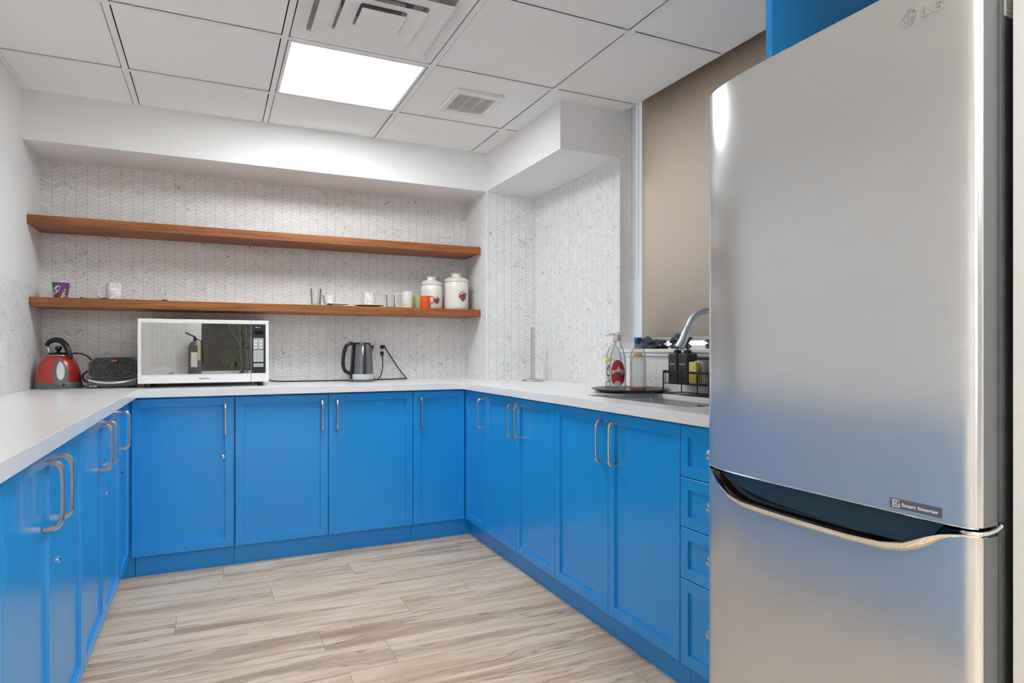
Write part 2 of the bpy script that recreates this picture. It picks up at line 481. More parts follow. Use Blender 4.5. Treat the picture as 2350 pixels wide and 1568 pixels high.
obj('tile_panel', B(-.68, -.26, -1.5, -1.494, .9, 1.45), 'tile_x', pw)
struct('wall_near_right', B(2.3, 4, .33, .43, 0, 2.7), 'paint')

# ---- ceiling: lay-in tiles between T-bars
def clip_cells():
    """rectangles the ceiling covers"""
    return [(L, X2, .575, D3), (L, X1, D3, D2), (L, X2, -1.5, .575), (-3, 4, REAR, -1.5), (X2, 4, -1.5, .33)]
LIGHTS = {(1, 0), (2, -5), (1, -6), (1, -8), (3, -8), (-2, -11), (2, -11), (4, -11)}  # panel beside the diffuser is in view; the others are added, unseen fill
DIFF = (1, -1); EXH = (2, 0)
tiles = nb(); bars = nb()
xs = [GX+G*i for i in range(-5, 9)]; ys = [GY+G*j for j in range(-15, 4)]
tw = .012
for (a, b_, c, d) in clip_cells():
    for i in range(-5, 9):
        for j in range(-15, 4):
            if (i, j) in LIGHTS or (i, j) == DIFF: continue
            x0, x1 = GX+G*i, GX+G*(i+1); y0, y1 = GY+G*j, GY+G*(j+1)
            g = tw+.004
            u0, u1, v0, v1 = max(a, x0+g), min(b_, x1-g), max(c, y0+g), min(d, y1-g)
            if u1-u0 < .004 or v1-v0 < .004: continue
            box(tiles, u0, u1, v0, v1, ZC+.004, ZC+.018)
    for x in xs:
        if a+.01 < x < b_-.01: box(bars, x-tw, x+tw, c, d, ZC, ZC+.003); box(bars, x-.002, x+.002, c, d, ZC+.003, ZC+.04)
    for y in ys:
        if c+.01 < y < d-.01:
            xa = a
            for x in xs+[b_]:
                if x <= a+.01: continue
                xe = min(x, b_)
                lo = xa+tw if xa > a else a; hi = xe-tw if xe < b_-.001 else xe
                if hi-lo > .01: box(bars, lo, hi, y-tw, y+tw, ZC+.0004, ZC+.0032)
                xa = xe
                if x >= b_: break
# wall angle
box(bars, L, L+.02, .575, D2, ZC-.001, ZC+.002)
ceil = struct('ceiling', B(-3.1, 4.1, REAR-.1, D1+.12, 2.62, 2.7), 'plenum')
obj('ceiling_tiles', tiles, 'ctile', ceil)
obj('ceiling_grid', bars, 'grid', ceil)

def troffer(i, j, label, group=None):
    x0, y0 = GX+G*i, GY+G*j; cx, cy = x0+G/2, y0+G/2
    t = thing('ceiling_light', (cx, cy, ZC), label, 'ceiling light', group)
    bm = nb(); e0 = .016; e1 = .030
    for (a, b_, c, d) in ((-G/2+e0, G/2-e0, -G/2+e0, -G/2+e1), (-G/2+e0, G/2-e0, G/2-e1, G/2-e0), (-G/2+e0, -G/2+e1, -G/2+e1, G/2-e1), (G/2-e1, G/2-e0, -G/2+e1, G/2-e1)):
        box(bm, cx+a, cx+b_, cy+c, cy+d, ZC+.001, ZC+.05)
    box(bm, cx-G/2+e0, cx+G/2-e0, cy-G/2+e0, cy+G/2-e0, ZC+.05, ZC+.09)
    obj('frame', bm, 'grid', t)
    obj('lens', B(cx-G/2+e1, cx+G/2-e1, cy-G/2+e1, cy+G/2-e1, ZC+.006, ZC+.010), 'lens', t)
troffer(1, 0, 'lit square ceiling light panel beside the air diffuser above the kitchen')
for (i, j) in sorted(LIGHTS-{(1, 0)}):
    troffer(i, j, 'added square ceiling light panel, unseen behind the viewer, fills the kitchen with light', 'added fill lights behind the viewer')

# ---- supply-air diffuser (stepped square cones)
cx, cy = GX+G*1.5, GY-G*.5
t = thing('air_diffuser', (cx, cy, ZC), 'white square stepped air diffuser in the ceiling next to the lit light panel', 'air vent')
def sqring(bm, r0, z0, r1, z1, th=.0015, rc=.012):
    def rr(r, z):
        out = []
        for qx, qy, a0 in ((1, 1, 0), (-1, 1, 90), (-1, -1, 180), (1, -1, 270)):
            c = rc if r > .03 else .004
            for k in range(4):
                a = radians(a0+30*k); out.append(bm.verts.new((cx+qx*(r-c)+c*cos(a), cy+qy*(r-c)+c*sin(a), z)))
        return out
    A, Bv, C_, D = rr(r0, z0), rr(r1, z1), rr(r1, z1+th), rr(r0-.001, z0+th)
    n = len(A)
    for a, b_ in ((A, Bv), (Bv, C_), (C_, D), (D, A)):
        for k in range(n): bm.faces.new((a[k], a[(k+1) % n], b_[(k+1) % n], b_[k]))
    return A, D
bm = nb(); sqring(bm, .289, ZC+.001, .236, ZC+.012); sqring(bm, .236, ZC+.012, .2355, ZC+.12)
box(bm, cx-.25, cx+.25, cy-.25, cy+.25, ZC+.12, ZC+.125); obj('outer_frame', bm, 'grid', t, smooth=30)
for r0, r1 in ((.225, .152), (.145, .086)):
    bm = nb(); sqring(bm, r0, ZC-.017, r1, ZC-.002); sqring(bm, r1, ZC-.002, r1-.004, ZC+.03); obj('cone', bm, 'grid', t, smooth=30)
bm = nb(); r = .080; prism(bm, [(cx+qx*(r-(0 if k else 0)), cy+qy*r) for k, (qx, qy) in enumerate(((1, 1), (-1, 1), (-1, -1), (1, -1)))], 'z', ZC-.019, ZC-.014)
obj('centre_plate', bm, 'grid', t, bevel=.002)
obj('duct', B(cx-.12, cx+.12, cy-.12, cy+.12, ZC+.05, ZC+.118), 'ductgrey', t)

# ---- exhaust grille
ex, ey = (1.045+1.30)/2, 3.0
t = thing('exhaust_grille', (ex, ey, ZC), 'small white slotted exhaust grille in a ceiling tile right of the light panel', 'air vent')
bm = nb(); hw, hd = .125, .145
A = [(ex-hw, ey-hd), (ex+hw, ey-hd), (ex+hw, ey+hd), (ex-hw, ey+hd)]
for (a, b_, c, d) in ((-hw, hw, -hd, -.105), (-hw, hw, .105, hd), (-hw, -.095, -.105, .105), (.095, hw, -.105, .105)):
    box(bm, ex+a, ex+b_, ey+c, ey+d, ZC-.012, ZC+.0042)
obj('housing', bm, 'white', t, bevel=.004)
obj('dark_back', B(ex-.095, ex+.095, ey-.105, ey+.105, ZC+.002, ZC+.004), 'plenum', t)
bm = nb()
for k in range(17):
    y = ey-.101+k*.01262; box(bm, ex-.095, ex+.095, y-.0021, y+.0021, ZC-.011, ZC-.0085)
for x in (ex-.032, ex+.032): box(bm, x-.003, x+.003, ey-.105, ey+.105, ZC-.0095, ZC-.0045)
obj('louvres', bm, 'white', t)

# ------------------------------------------------------------------ window, sill and blind
w = struct_root('window_1', (X2+.2, 2.0, SILL))
bm = nb(); fx0, fx1 = X2+.20, X2+.25
for (a, b_, c, d) in ((WY0, D3, SILL, SILL+.018), (WY0, D3, 2.62, 2.7), (WY0, WY0+.05, SILL, 2.7), (D3-.03, D3, SILL, 2.7), (2.02, 2.06, SILL, 2.7)):
    box(bm, fx0, fx1, a, b_, c, d)
obj('window_frame', bm, 'white', w)
obj('glass_pane', B(X2+.222, X2+.226, WY0+.04, D3-.02, SILL+.015, 2.63), 'pane', w)
obj('window_sill', B(X2-.028, X2+.25, WY0, D3-.001, SILL-.018, SILL), 'whitegloss', w, bevel=.004)
bm = nb(); box(bm, X2-.020, X2, WY0, D3-.001, SILL-.034, SILL-.018); box(bm, X2-.012, X2, WY0, D3-.001, 1.068, SILL-.034)
obj('sill_moulding', bm, 'white', w, bevel=.003)
XBL = X2+.115
t = thing('roller_blind', (XBL, 2.1, 2.6), 'beige fabric roller blind pulled down over the window behind the sink', 'blind')
bm = nb(); ny = 30
for i in range(ny+1):
    y = WY0+.02+(2.765-WY0-.02)*i/ny
    for z in (1.166, 2.62): bm.verts.new((XBL+.0015*sin(i*1.1), y, z))
bm.verts.ensure_lookup_table()
for i in range(ny): bm.faces.new([bm.verts[k] for k in (2*i, 2*i+2, 2*i+3, 2*i+1)])
o = obj('fabric', bm, 'blind', t, smooth=True); md = o.modifiers.new('thick', 'SOLIDIFY'); md.thickness = .0012
obj('hem_bar', B(XBL-.006, XBL+.006, WY0+.02, 2.765, 1.152, 1.172), 'hem', t, bevel=.004)
bm = nb(); tube(bm, [(XBL, WY0+.02, 2.62), (XBL, 2.775, 2.62)], .02, 16); obj('roller', bm, 'white', t, smooth=40)
bm = nb()
ch = [(XBL-.05, D3-.012, z) for z in (2.60, 1.50)] ; 
path = [(XBL-.012, D3-.010, 2.60), (XBL-.012, D3-.010, 1.50), (XBL-.018, D3-.010, 1.482), (XBL-.035, D3-.010, 1.475), (XBL-.052, D3-.010, 1.482), (XBL-.058, D3-.010, 1.50), (XBL-.058, D3-.010, 2.60)]
tube(bm, path, .0013, 6)
for s in range(90):
    z = 1.50+s*.0122
    ellipsoid(bm, (XBL-.012, D3-.010, z), (.0024, .0024, .0024), 6, 4)
ellipsoid(bm, (XBL-.058, D3-.010, 2.27), (.004, .004, .009), 8, 6)
obj('chain', bm, 'lgrey', t, smooth=True)

# ------------------------------------------------------------------ cabinets
MAP = {'y-': lambda u, n, w: (u, YB-n, w), 'x-': lambda u, n, w: (XR-n, u, w), 'x+': lambda u, n, w: (XL+n, u, w)}

def door_bm(face, u0, u1, z0, z1, fw=.040, rec=.009, th=.019):
    f = MAP[face]; bm = nb()
    def ring(a0, a1, b0, b1, n): return [bm.verts.new(f(*p)) for p in ((a0, n, b0), (a1, n, b0), (a1, n, b1), (a0, n, b1))]
    e = .0012
    R = [ring(u0, u1, z0, z1, -th), ring(u0, u1, z0, z1, -e), ring(u0+e, u1-e, z0+e, z1-e, 0), ring(u0+fw, u1-fw, z0+fw, z1-fw, 0),
         ring(u0+fw+.0015, u1-fw-.0015, z0+fw+.0015, z1-fw-.0015, -rec)]
    for a, b_ in zip(R[:-1], R[1:]):
        for k in range(4): bm.faces.new((a[k], a[(k+1) % 4], b_[(k+1) % 4], b_[k]))
    bm.faces.new(R[0][::-1]); bm.faces.new(R[-1]); return bm

def handle_bm(face, u, zt=.842, zb=.670, n0=0):
    """bow pull: a flat bar that leaves the door, bends over and runs thin along the middle"""
    f = MAP[face]; bm = nb(); R_ = .020; NT = .031; P = [(zb+.006, -.0072), (zb+.006, 0), (zb+.0062, NT-R_)]
    for k in range(1, 9):
        a = radians(90*k/8); P.append((zb+.006+R_*(1-cos(a))*1.25, NT-R_+R_*sin(a)))
    half = P[:]; mid = (zb+zt)/2
    zs = half[-1][0]
    for k in range(1, 9): half.append((zs+(mid-zs)*k/8, NT+.0015*sin(pi/2*k/8)))
    P = half + [(zb+zt-z, n) for z, n in half[-2::-1]]
    rings = []; m = len(P)
    for i, (z, n) in enumerate(P):
        z1, n1 = P[max(0, i-1)]; z2, n2 = P[min(m-1, i+1)]; d = Vector((z2-z1, n2-n1)).normalized(); q = abs(2*(z-mid)/(zt-zb))
        wd = .0034+.0032*q**2.2; th = .0038+.0022*q**2
        nx, nn = -d.y, d.x
        rings.append([bm.verts.new(f(u+a*wd, n0+n+nn*b_*th, z+nx*b_*th)) for a, b_ in ((-1, -1), (1, -1), (1, .5), (.55, 1), (-.55, 1), (-1, .5))])
    for a, b_ in zip(rings[:-1], rings[1:]):
        for k in range(6): bm.faces.new((a[k], a[(k+1) % 6], b_[(k+1) % 6], b_[k]))
    bm.faces.new(rings[0]); bm.faces.new(rings[-1])
    return bm

def lock(face, u, z, parent):
    f = MAP[face]
    bm = nb(); c0 = Vector(f(u, -.007, z)); c1 = Vector(f(u, .003, z)); c2 = Vector(f(u, .0045, z))
    tube(bm, [c0, c1, c2], [.0095, .0095, .0075], 20)
    o = obj('lock', bm, 'chrome', parent, smooth=40)
    a = f(u-.001, .0042, z-.004); b_ = f(u+.001, .005, z+.004)
    obj('keyhole', box(nb(), a[0], b_[0], a[1], b_[1], a[2], b_[2]), 'black', o)

def door(face, u0, u1, parent, hu=None, lk=None, z0=ZB, z1=.868, swap=None):
    g = .0016
    d = obj('door', door_bm(face, u0+g, u1-g, z0, z1), 'blue', parent)
    if hu is not None: obj('handle', handle_bm(face, hu), 'nickel', d, smooth=35)
    if lk is not None: lock(face, lk[0], lk[1], d)
    return d

TK = .045
LKZ = .567
def cab_box(face, u0, u1, parent, depth):
    f = MAP[face]
    a = f(u0+.001, -.0195, ZB+.002); b_ = f(u1-.001, -depth, .873)
    obj('carcass', box(nb(), a[0], b_[0], a[1], b_[1], .1, .873), 'blue', parent)
    a = f(u0+.001, -TK, 0); b_ = f(u1-.001, -TK-.018, .1)
    obj('toe_kick', box(nb(), a[0], b_[0], a[1], b_[1], 0, .1), 'blue', parent)

BD = D1-YB-.004; RD = X2-XR-.012; LD = XL-L-.012
# back run
t = thing('base_cabinet', ((XL+.101)/2, YB, 0), 'blue single-door base cabinet with a lock, under the microwave', 'cabinet')
cab_box('y-', XL+.02, .101, t, BD)
door('y-', XL+.006, .101-.002, t, .058, (.048, LKZ))
t = thing('base_cabinet', (.57, YB, 0), 'blue double-door base cabinet between the microwave and the black kettle, handles back to back', 'cabinet')
cab_box('y-', .101, 1.041, t, BD)
door('y-', .101+.003, .569, t, .533); door('y-', .569, 1.041, t, .613)
# right corner: one L-shaped unit with a door on each leg
t = thing('corner_cabinet', (1.36, YB, 0), 'blue corner base cabinet where the back and right runs meet', 'cabinet')
poly = [(1.042, YB+.0195), (XR+.0195, YB+.0195), (XR+.0195, 3.241), (XR+RD, 3.241), (XR+RD, D2-.004), (X1-.004, D2-.004), (X1-.004, YB+BD), (1.042, YB+BD)]
obj('carcass', prism(nb(), poly, 'z', .1, .873), 'blue', t)
bm = nb(); box(bm, 1.042, XR+TK+.018, YB+TK, YB+TK+.018, 0, .1); box(bm, XR+TK, XR+TK+.018, 3.241, YB+TK, 0, .1)
obj('toe_kick', bm, 'blue', t)
door('y-', 1.041, XR-.003, t, 1.085); door('x-', 3.24, YB-.003, t, 3.291)
# right run
t = thing('base_cabinet', (XR, 3.05, 0), 'blue double-door base cabinet of the right run, below the paper towel holder', 'cabinet')
cab_box('x-', 2.465, 3.24, t, RD)
door('x-', 2.862, 3.24, t, 2.897); door('x-', 2.465, 2.862, t, 2.817)
t = thing('sink_cabinet', (XR, 2.05, 0), 'blue double-door base cabinet below the sink', 'cabinet')
f = MAP['x-']
bm = nb(); box(bm, XR+.0195, XR+RD, 1.636, 2.464, .1, .64); box(bm, XR+.0195, XR+.04, 1.636, 2.464, .64, .873)
obj('carcass', bm, 'blue', t)
obj('toe_kick', B(XR+TK, XR+TK+.018, 1.636, 2.464, 0, .1), 'blue', t)
door('x-', 2.048, 2.465, t, 2.083); door('x-', 1.635, 2.048, t, 1.996)
t = thing('drawer_cabinet', (XR, 1.47, 0), 'blue four-drawer base cabinet beside the refrigerator', 'cabinet')
cab_box('x-', 1.275, 1.635, t, RD)
for z0, z1 in ((.7045, .868), (.5445, .7015), (.3805, .5415), (ZB, .3775)):
    d = obj('drawer', door_bm('x-', 1.323, 1.632, z0, z1, fw=.036, rec=.008), 'blue', t)
    zc = {.7045: .794, .5445: .637, .3805: .476}.get(z0, .257)
    bm = nb(); tube(bm, [(XR+.006, 1.478, zc), (XR-.012, 1.478, zc), (XR-.014, 1.478, zc), (XR-.022, 1.478, zc), (XR-.027, 1.478, zc)], [.006, .005, .012, .0145, .008], 18)
    obj('knob', bm, 'nickel', d, smooth=50)
obj('filler_strip', B(XR, XR+.019, 1.257, 1.320, ZB, .868), 'blue', t)
# left run
def left_unit(y0, ym, y1, label, locks=True):
    t = thing('base_cabinet', (XL, (y0+y1)/2, 0), label, 'cabinet')
    cab_box('x+', y0, y1, t, LD)
    door('x+', y0, ym, t, ym-.070 if y0 > 1 else ym-.07); door('x+', ym, y1, t, ym+.047, (ym+.052, LKZ) if locks else None)
left_unit(2.361, 2.785, 3.207, 'blue double-door base cabinet of the left run, farther of the two pairs of handles')
left_unit(1.515, 1.940, 2.361, 'blue double-door base cabinet of the left run, nearest to the viewer')
t = thing('base_cabinet', (XL, 3.4, 0), 'blue narrow single-door base cabinet in the left corner of the counter', 'cabinet')
obj('carcass', B(L+.012, XL-.0195, 3.208, YB+BD, .1, .873), 'blue', t)
obj('toe_kick', B(XL-TK-.018, XL-TK, 3.208, YB+TK+.018, 0, .1), 'blue', t)
bm = nb(); box(bm, XL-.0195, XL+.0195, YB+.020, YB+.05, .1, .873); obj('filler_strip', bm, 'blue', t)
door('x+', 3.207, YB-.003, t, 3.265, (3.295, LKZ))
obj('toe_kick', B(XL-.05, XL+.018, YB+TK, YB+TK+.018, 0, .1), 'blue', t)
t = thing('base_cabinet', (XL, 1.1, 0), 'blue base cabinet at the near end of the left run, mostly out of the picture', 'cabinet')
cab_box('x+', .69, 1.515, t, LD); door('x+', .69, 1.10, t, 1.06); door('x+', 1.10, 1.515, t, 1.15)

# tall end panel next to the refrigerator
tag(obj('end_panel', B(1.333, X2-.012, 1.235, 1.2555, 0, ZC-.003), 'blue', bevel=.0008), 'tall blue end panel rising to the ceiling behind the refrigerator', 'panel')

# ---- worktop (one continuous slab with the sink cut-out)
SX0, SX1, SY0, SY1 = 1.447, 1.792, 1.70, 2.346
xs_ = sorted({L+.009, XL+OV, X1-.001, XR-OV, SX0, SX1, X2-.009}); ys_ = sorted({.66, 1.258, SY0, SY1, YB-OV, D2-.001, D1-.001})
def inside(x, y):
    if L < x < XL+OV: return True
    if y > YB-OV and (x < X1-.001 or y < D2-.001): return x < X2-.009
    if x > XR-OV and y > 1.258 and y < D2-.001: return not (SX0 < x < SX1 and SY0 < y < SY1)
    return False
bm = nb(); vt = {}
def gv(x, y, z):
    k = (round(x, 5), round(y, 5), z)
    if k not in vt: vt[k] = bm.verts.new((x, y, z))
    return vt[k]
Z0 = Z1 = ZT-.0376
cells = {(i, j) for i in range(len(xs_)-1) for j in range(len(ys_)-1) if inside((xs_[i]+xs_[i+1])/2, (ys_[j]+ys_[j+1])/2)}
for (i, j) in cells:
    x0, x1, y0, y1 = xs_[i], xs_[i+1], ys_[j], ys_[j+1]
    bm.faces.new([gv(x0, y0, ZT), gv(x1, y0, ZT), gv(x1, y1, ZT), gv(x0, y1, ZT)])
    bm.faces.new([gv(x0, y1, Z1), gv(x1, y1, Z1), gv(x1, y0, Z1), gv(x0, y0, Z1)])
    for (di, dj, a, b_) in ((-1, 0, (x0, y1), (x0, y0)), (1, 0, (x1, y0), (x1, y1)), (0, -1, (x0, y0), (x1, y0)), (0, 1, (x1, y1), (x0, y1))):
        if (i+di, j+dj) not in cells:
            bm.faces.new([gv(*a, ZT), gv(*a, Z1), gv(*b_, Z1), gv(*b_, ZT)])
wt = tag(obj('worktop', bm, 'quartz', bevel=.0015), 'white quartz worktop running round three sides on the blue cabinets', 'countertop')

# ---- sink
t = thing('kitchen_sink', ((SX0+SX1)/2, (SY0+SY1)/2, .68), 'undermounted stainless steel sink in the worktop below the window', 'sink')
bm = nb()
def rrect(x0, x1, y0, y1, r, z):
    out = []
    for cx_, cy_, a0 in ((x1-r, y1-r, 0), (x0+r, y1-r, 90), (x0+r, y0+r, 180), (x1-r, y0+r, 270)):
        for k in range(5):
            a = radians(a0+22.5*k); out.append(bm.verts.new((cx_+r*cos(a), cy_+r*sin(a), z)))
    return out
zt = ZT-.020
R = [rrect(SX0+.0008, SX1-.0008, SY0+.0008, SY1-.0008, .004, zt), rrect(SX0+.003, SX1-.003, SY0+.003, SY1-.003, .014, zt-.0005), rrect(SX0+.003, SX1-.003, SY0+.003, SY1-.003, .014, .72), rrect(SX0+.02, SX1-.02, SY0+.02, SY1-.02, .03, .69),
     rrect(SX0+.018, SX1-.018, SY0+.018, SY1-.018, .03, .687), rrect(SX0+.001, SX1-.001, SY0+.001, SY1-.001, .014, .718), rrect(SX0+.001, SX1-.001, SY0+.001, SY1-.001, .014, zt-.003), rrect(SX0+.0008, SX1-.0008, SY0+.0008, SY1-.0008, .004, zt-.002)]
for a, b_ in zip(R, R[1:]+R[:1]):
    if a is R[3]: continue
    for k in range(20): bm.faces.new((a[k], a[(k+1) % 20], b_[(k+1) % 20], b_[k]))
bm.faces.new(R[3]); bm.faces.new(R[4][::-1])
obj('basin', bm, 'sinksteel', t, smooth=40)
bm = nb(); lathe(bm, 1.62, 2.02, [(0, .6905), (.03, .6905), (.042, .693), (.045, .6905)], 24); obj('drain', bm, 'chrome', t, smooth=40)
t = thing('sink_strainer', (1.70, 1.93, ZT-.03), 'thin black wire rack across the near part of the sink', 'rack')
bm = nb()
for k in range(12): tube(bm, [(SX0+.02, 1.78+k*.018, .882), (SX1-.009, 1.78+k*.018, .882)], .0018, 6)
tube(bm, [(SX1-.010, 1.74, .882), (SX1-.010, 2.03, .882)], .003, 6); tube(bm, [(SX0+.02, 1.74, .882), (SX0+.02, 2.03, .882)], .003, 6)
obj('wires', bm, 'black', t)

# ---- faucet
FY = 1.985
t = thing('faucet', (1.868, 1.94, ZT), 'brushed steel gooseneck faucet with pull-down head behind the sink', 'faucet')
bm = nb(); lathe(bm, 1.868, 1.94, [(0, ZT), (.027, ZT), (.027, ZT+.006), (.02, ZT+.014), (.019, ZT+.11), (.0135, ZT+.118), (0, ZT+.118)], 24); obj('base', bm, 'steel2', t, smooth=40)
A_ = Vector((1.868, 1.94, 0)); B_ = Vector((1.676, 2.005, 0))
def ap(s, z): p = A_.lerp(B_, s); return (p.x, p.y, z)
neck = smoothpath([ap(0, ZT+.11), ap(0, 1.12), ap(.01, 1.18), ap(.10, 1.228), ap(.28, 1.256), ap(.50, 1.264), ap(.68, 1.252), ap(.80, 1.226), ap(.87, 1.195)], 6)
bm = nb(); tube(bm, neck, .0125, 16); obj('spout', bm, 'steel2', t, smooth=40)
bm = nb(); tube(bm, [ap(.868, 1.199), ap(.872, 1.196), ap(.96, 1.15), ap(1.045, 1.118), ap(1.05, 1.116)], [.0128, .0142, .0165, .0185, .016], 18); obj('spray_head', bm, 'steel2', t, smooth=40)
bm = nb(); tube(bm, [(1.868, 1.922, ZT+.07), (1.868, 1.89, ZT+.075), (1.868, 1.84, ZT+.10)], [.011, .008, .005], 12); obj('lever', bm, 'steel2', t, smooth=40)

# ------------------------------------------------------------------ floating shelves
SYF = 3.8316
for (z0, z1, lab) in ((1.7275, 1.7723, 'upper walnut floating shelf in the tiled alcove, empty'), (1.3235, 1.3681, 'lower walnut floating shelf in the tiled alcove, holding cups and canisters')):
    xl = L+.001 if z0 > 1.6 else L+.0095
    tag(obj('floating_shelf', B(xl, X1-.004, SYF, D1-.0005, z0, z1), 'walnut', bevel=.0015), lab, 'shelf')
ZH = 1.3685

# ------------------------------------------------------------------ refrigerator
FYC, FHW = .9085, .3205; FY0, FY1 = FYC-FHW, FYC+FHW
def fx(y):
    u = min(1, abs(y-FYC)/FHW)
    if y < FYC: return 1.060+.003*u**3+.006*u**18+.012*u**60      # near edge: almost flat, tightly rounded
    return 1.060+.040*u**4+.016*u**16
fr = thing('refrigerator', (1.4, FYC, 0), 'stainless steel refrigerator with freezer drawer below, close on the right', 'refrigerator')
obj('body', B(1.128, 1.80, FY0+.002, FY1-.002, .03, 1.712), 'darkgrey', fr, bevel=.004)
obj('gasket', B(1.118, 1.129, FY0+.008, FY1-.008, .07, 1.70), 'rubber', fr)
def skin(zlo, zhi_fn, off=0.0, back_x=1.1175, nz=2):
    bm = nb(); ny = 72; cols = []
    yy = [FYC-FHW*cos(pi*i/ny) for i in range(ny+1)]; yy = sorted(set(yy+[FY0+.001*k for k in (.15, .4, .8, 1.3, 2, 3, 4, 5.5, 7, 9, 11, 14)]))
    ny = len(yy)-1
    for y in yy:
        zt = zhi_fn(y); X = min(fx(y)+off, (back_x if back_x > 1.11 else 1.1170)-.0008)
        cols.append([bm.verts.new((X, y, zlo+(zt-zlo)*k/nz)) for k in range(nz+1)])
    for a, b_ in zip(cols[:-1], cols[1:]):
        for k in range(nz): bm.faces.new((a[k], b_[k], b_[k+1], a[k+1]))
    back = []
    for y, c in zip(yy, cols):
        Xb = back_x if back_x > 1.11 else min(fx(y)+.012, 1.1170)
        back.append([bm.verts.new((Xb, v.co.y, v.co.z)) for v in (c[0], c[-1])])
    for i in range(ny):
        bm.faces.new((cols[i][0], back[i][0], back[i+1][0], cols[i+1][0])); bm.faces.new((cols[i][-1], cols[i+1][-1], back[i+1][1], back[i][1]))
        bm.faces.new((back[i][0], back[i][1], back[i+1][1], back[i+1][0]))
    bm.faces.new([*cols[0], back[0][1], back[0][0]]); bm.faces.new([*cols[-1][::-1], back[-1][0], back[-1][1]])
    return bm
ZSP = .8275
up = obj('upper_door', skin(ZSP+.004, lambda y: 1.722), ['steel', 'sidegrey'], fr, smooth=35)
for p in up.data.polygons:
    if abs(p.normal.y) > .97: p.material_index = 1
KN = [(FY0, .8165), (.608, .8165), (.623, .812), (.642, .803), (.663, .786), (.695, .769), (.735, .7605), (.80, .757), (.95, .757), (1.06, .7595), (1.10, .767), (1.135, .784), (1.16, .801), (1.178, .813), (1.19, .8165), (FY1, .8165)]
def lip(y):
    for (a, za), (b_, zb_) in zip(KN[:-1], KN[1:]):
        if y <= b_:
            s = (y-a)/(b_-a); s = s*s*(3-2*s) if abs(za-zb_) > .02 else s; return za+(zb_-za)*s
    return KN[-1][1]
lo = obj('freezer_door', skin(.06, lambda y: lip(y), 0, 1.0), 'steel', fr, smooth=35)
obj('door_side', B(fx(FY0)+.0005, 1.1175, FY0-.0008, FY0+.004, .06, .8150), 'sidegrey', lo)
obj('door_core', skin(.062, lambda y: .8205, .0125, 1.1170), 'blackgloss', lo, smooth=35)
# slate glossy grip piece at the back of the pocket
bm = nb(); prof = []
pts = [(1.135, .826), (1.11, .812), (1.07, .800), (1.00, .7895), (.90, .783), (.80, .779), (.70, .781), (.66, .800), (.64, .826)]

def gz(y):
    for (a, za), (b_, zb_) in zip(pts[::-1][:-1], pts[::-1][1:]):
        if y <= b_: return za+(zb_-za)*(y-a)/(b_-a)
    return .826
prev = None
for k in range(61):
    y = .6402+(1.1348-.6402)*k/60; X = fx(y)+.006
    q = [bm.verts.new(p) for p in ((X, y, min(gz(y), .8255)), (X, y, .826), (X+.005, y, .826), (X+.005, y, min(gz(y), .8255)))]
    if prev:
        for i in range(4): bm.faces.new((prev[i], prev[(i+1) % 4], q[(i+1) % 4], q[i]))
    else: bm.faces.new(q)
    prev = q
bm.faces.new(prev[::-1]); obj('grip', bm, 'slate', lo, smooth=35)
# satin lip along the pocket edge
bm = nb(); n_ = 90; prev = None
for i in range(n_+1):
    y = FY0+.002+(FY1-FY0-.004)*i/n_; z = lip(y); X = fx(y)
    d = min(1, max(0, (.8165-z)/.03)); hgt = .0025+.0125*d
    r = [bm.verts.new(p) for p in ((X-.0006, y, z-.001), (X-.0012-.010*d, y, z+hgt*.55), (X-.0012-.011*d, y, z+hgt), (X+.002, y, z+hgt+.0005), (X+.006, y, z-.001))]
    if prev:
        for k in range(5): bm.faces.new((prev[k], prev[(k+1) % 5], r[(k+1) % 5], r[k]))
    else: bm.faces.new(r)
    prev = r
bm.faces.new(prev[::-1]); obj('handle_lip', bm, 'chrome', lo, smooth=50)
bm = nb(); tube(bm, [(fx(y)-.0005, y, ZSP+.0025) for y in [FY0+.003+(FY1-FY0-.006)*k/60 for k in range(61)]], .0016, 6); obj('door_trim', bm, 'chrome', up, smooth=True)
bm = nb(); tube(bm, [(1.0635, .612, .823), (1.066, .598, .8225), (1.074, FY0+.001, .8225), (1.090, FY0-.0015, .823), (1.108, FY0-.002, .825), (1.122, FY0-.003, .830), (1.126, FY0-.002, .836)], [.003, .0035, .004, .004, .004, .004, .003], 8)
obj('hinge_cap', bm, 'chrome', fr, smooth=True)
# emblem, lettering and badge, following the curve of the door
def fplace(y0, z0, lift=0):
    return lambda u, w_, n: (fx(y0-u)-n-lift, y0-u, z0+w_)
lg = text_bm('LG', .0160, fplace(.6530, 1.6650), .0022, width=.034, bold=.012)
obj('lettering', lg, 'chrome', up)
bm = nb(); cy_, cz_ = .689, 1.667; pl = fplace(cy_, cz_)
def arc(bm, r, w_, a0, a1, n0, n1, seg=36):
    pr = None
    for k in range(seg+1):
        a = radians(a0+(a1-a0)*k/seg)
        q = [bm.verts.new(pl((r+s)*cos(a), (r+s)*sin(a), nn)) for s, nn in ((-w_, n0), (-w_, n1), (w_, n1), (w_, n0))]
        if pr:
            for i in range(4): bm.faces.new((pr[i], pr[(i+1) % 4], q[(i+1) % 4], q[i]))
        pr = q
arc(bm, .0125, .0011, 0, 359.9, 0, .0022, 48)
arc(bm, .0088, .0008, 60, 360, 0, .002, 30)
def pbox(u0, u1, w0, w1, n=.002):
    vs = [bm.verts.new(pl(u, w_, nn)) for nn in (0, n) for (u, w_) in ((u0, w0), (u1, w0), (u1, w1), (u0, w1))]
    for f_ in ((0, 1, 2, 3), (7, 6, 5, 4), (0, 4, 5, 1), (1, 5, 6, 2), (2, 6, 7, 3), (3, 7, 4, 0)): bm.faces.new([vs[i] for i in f_])
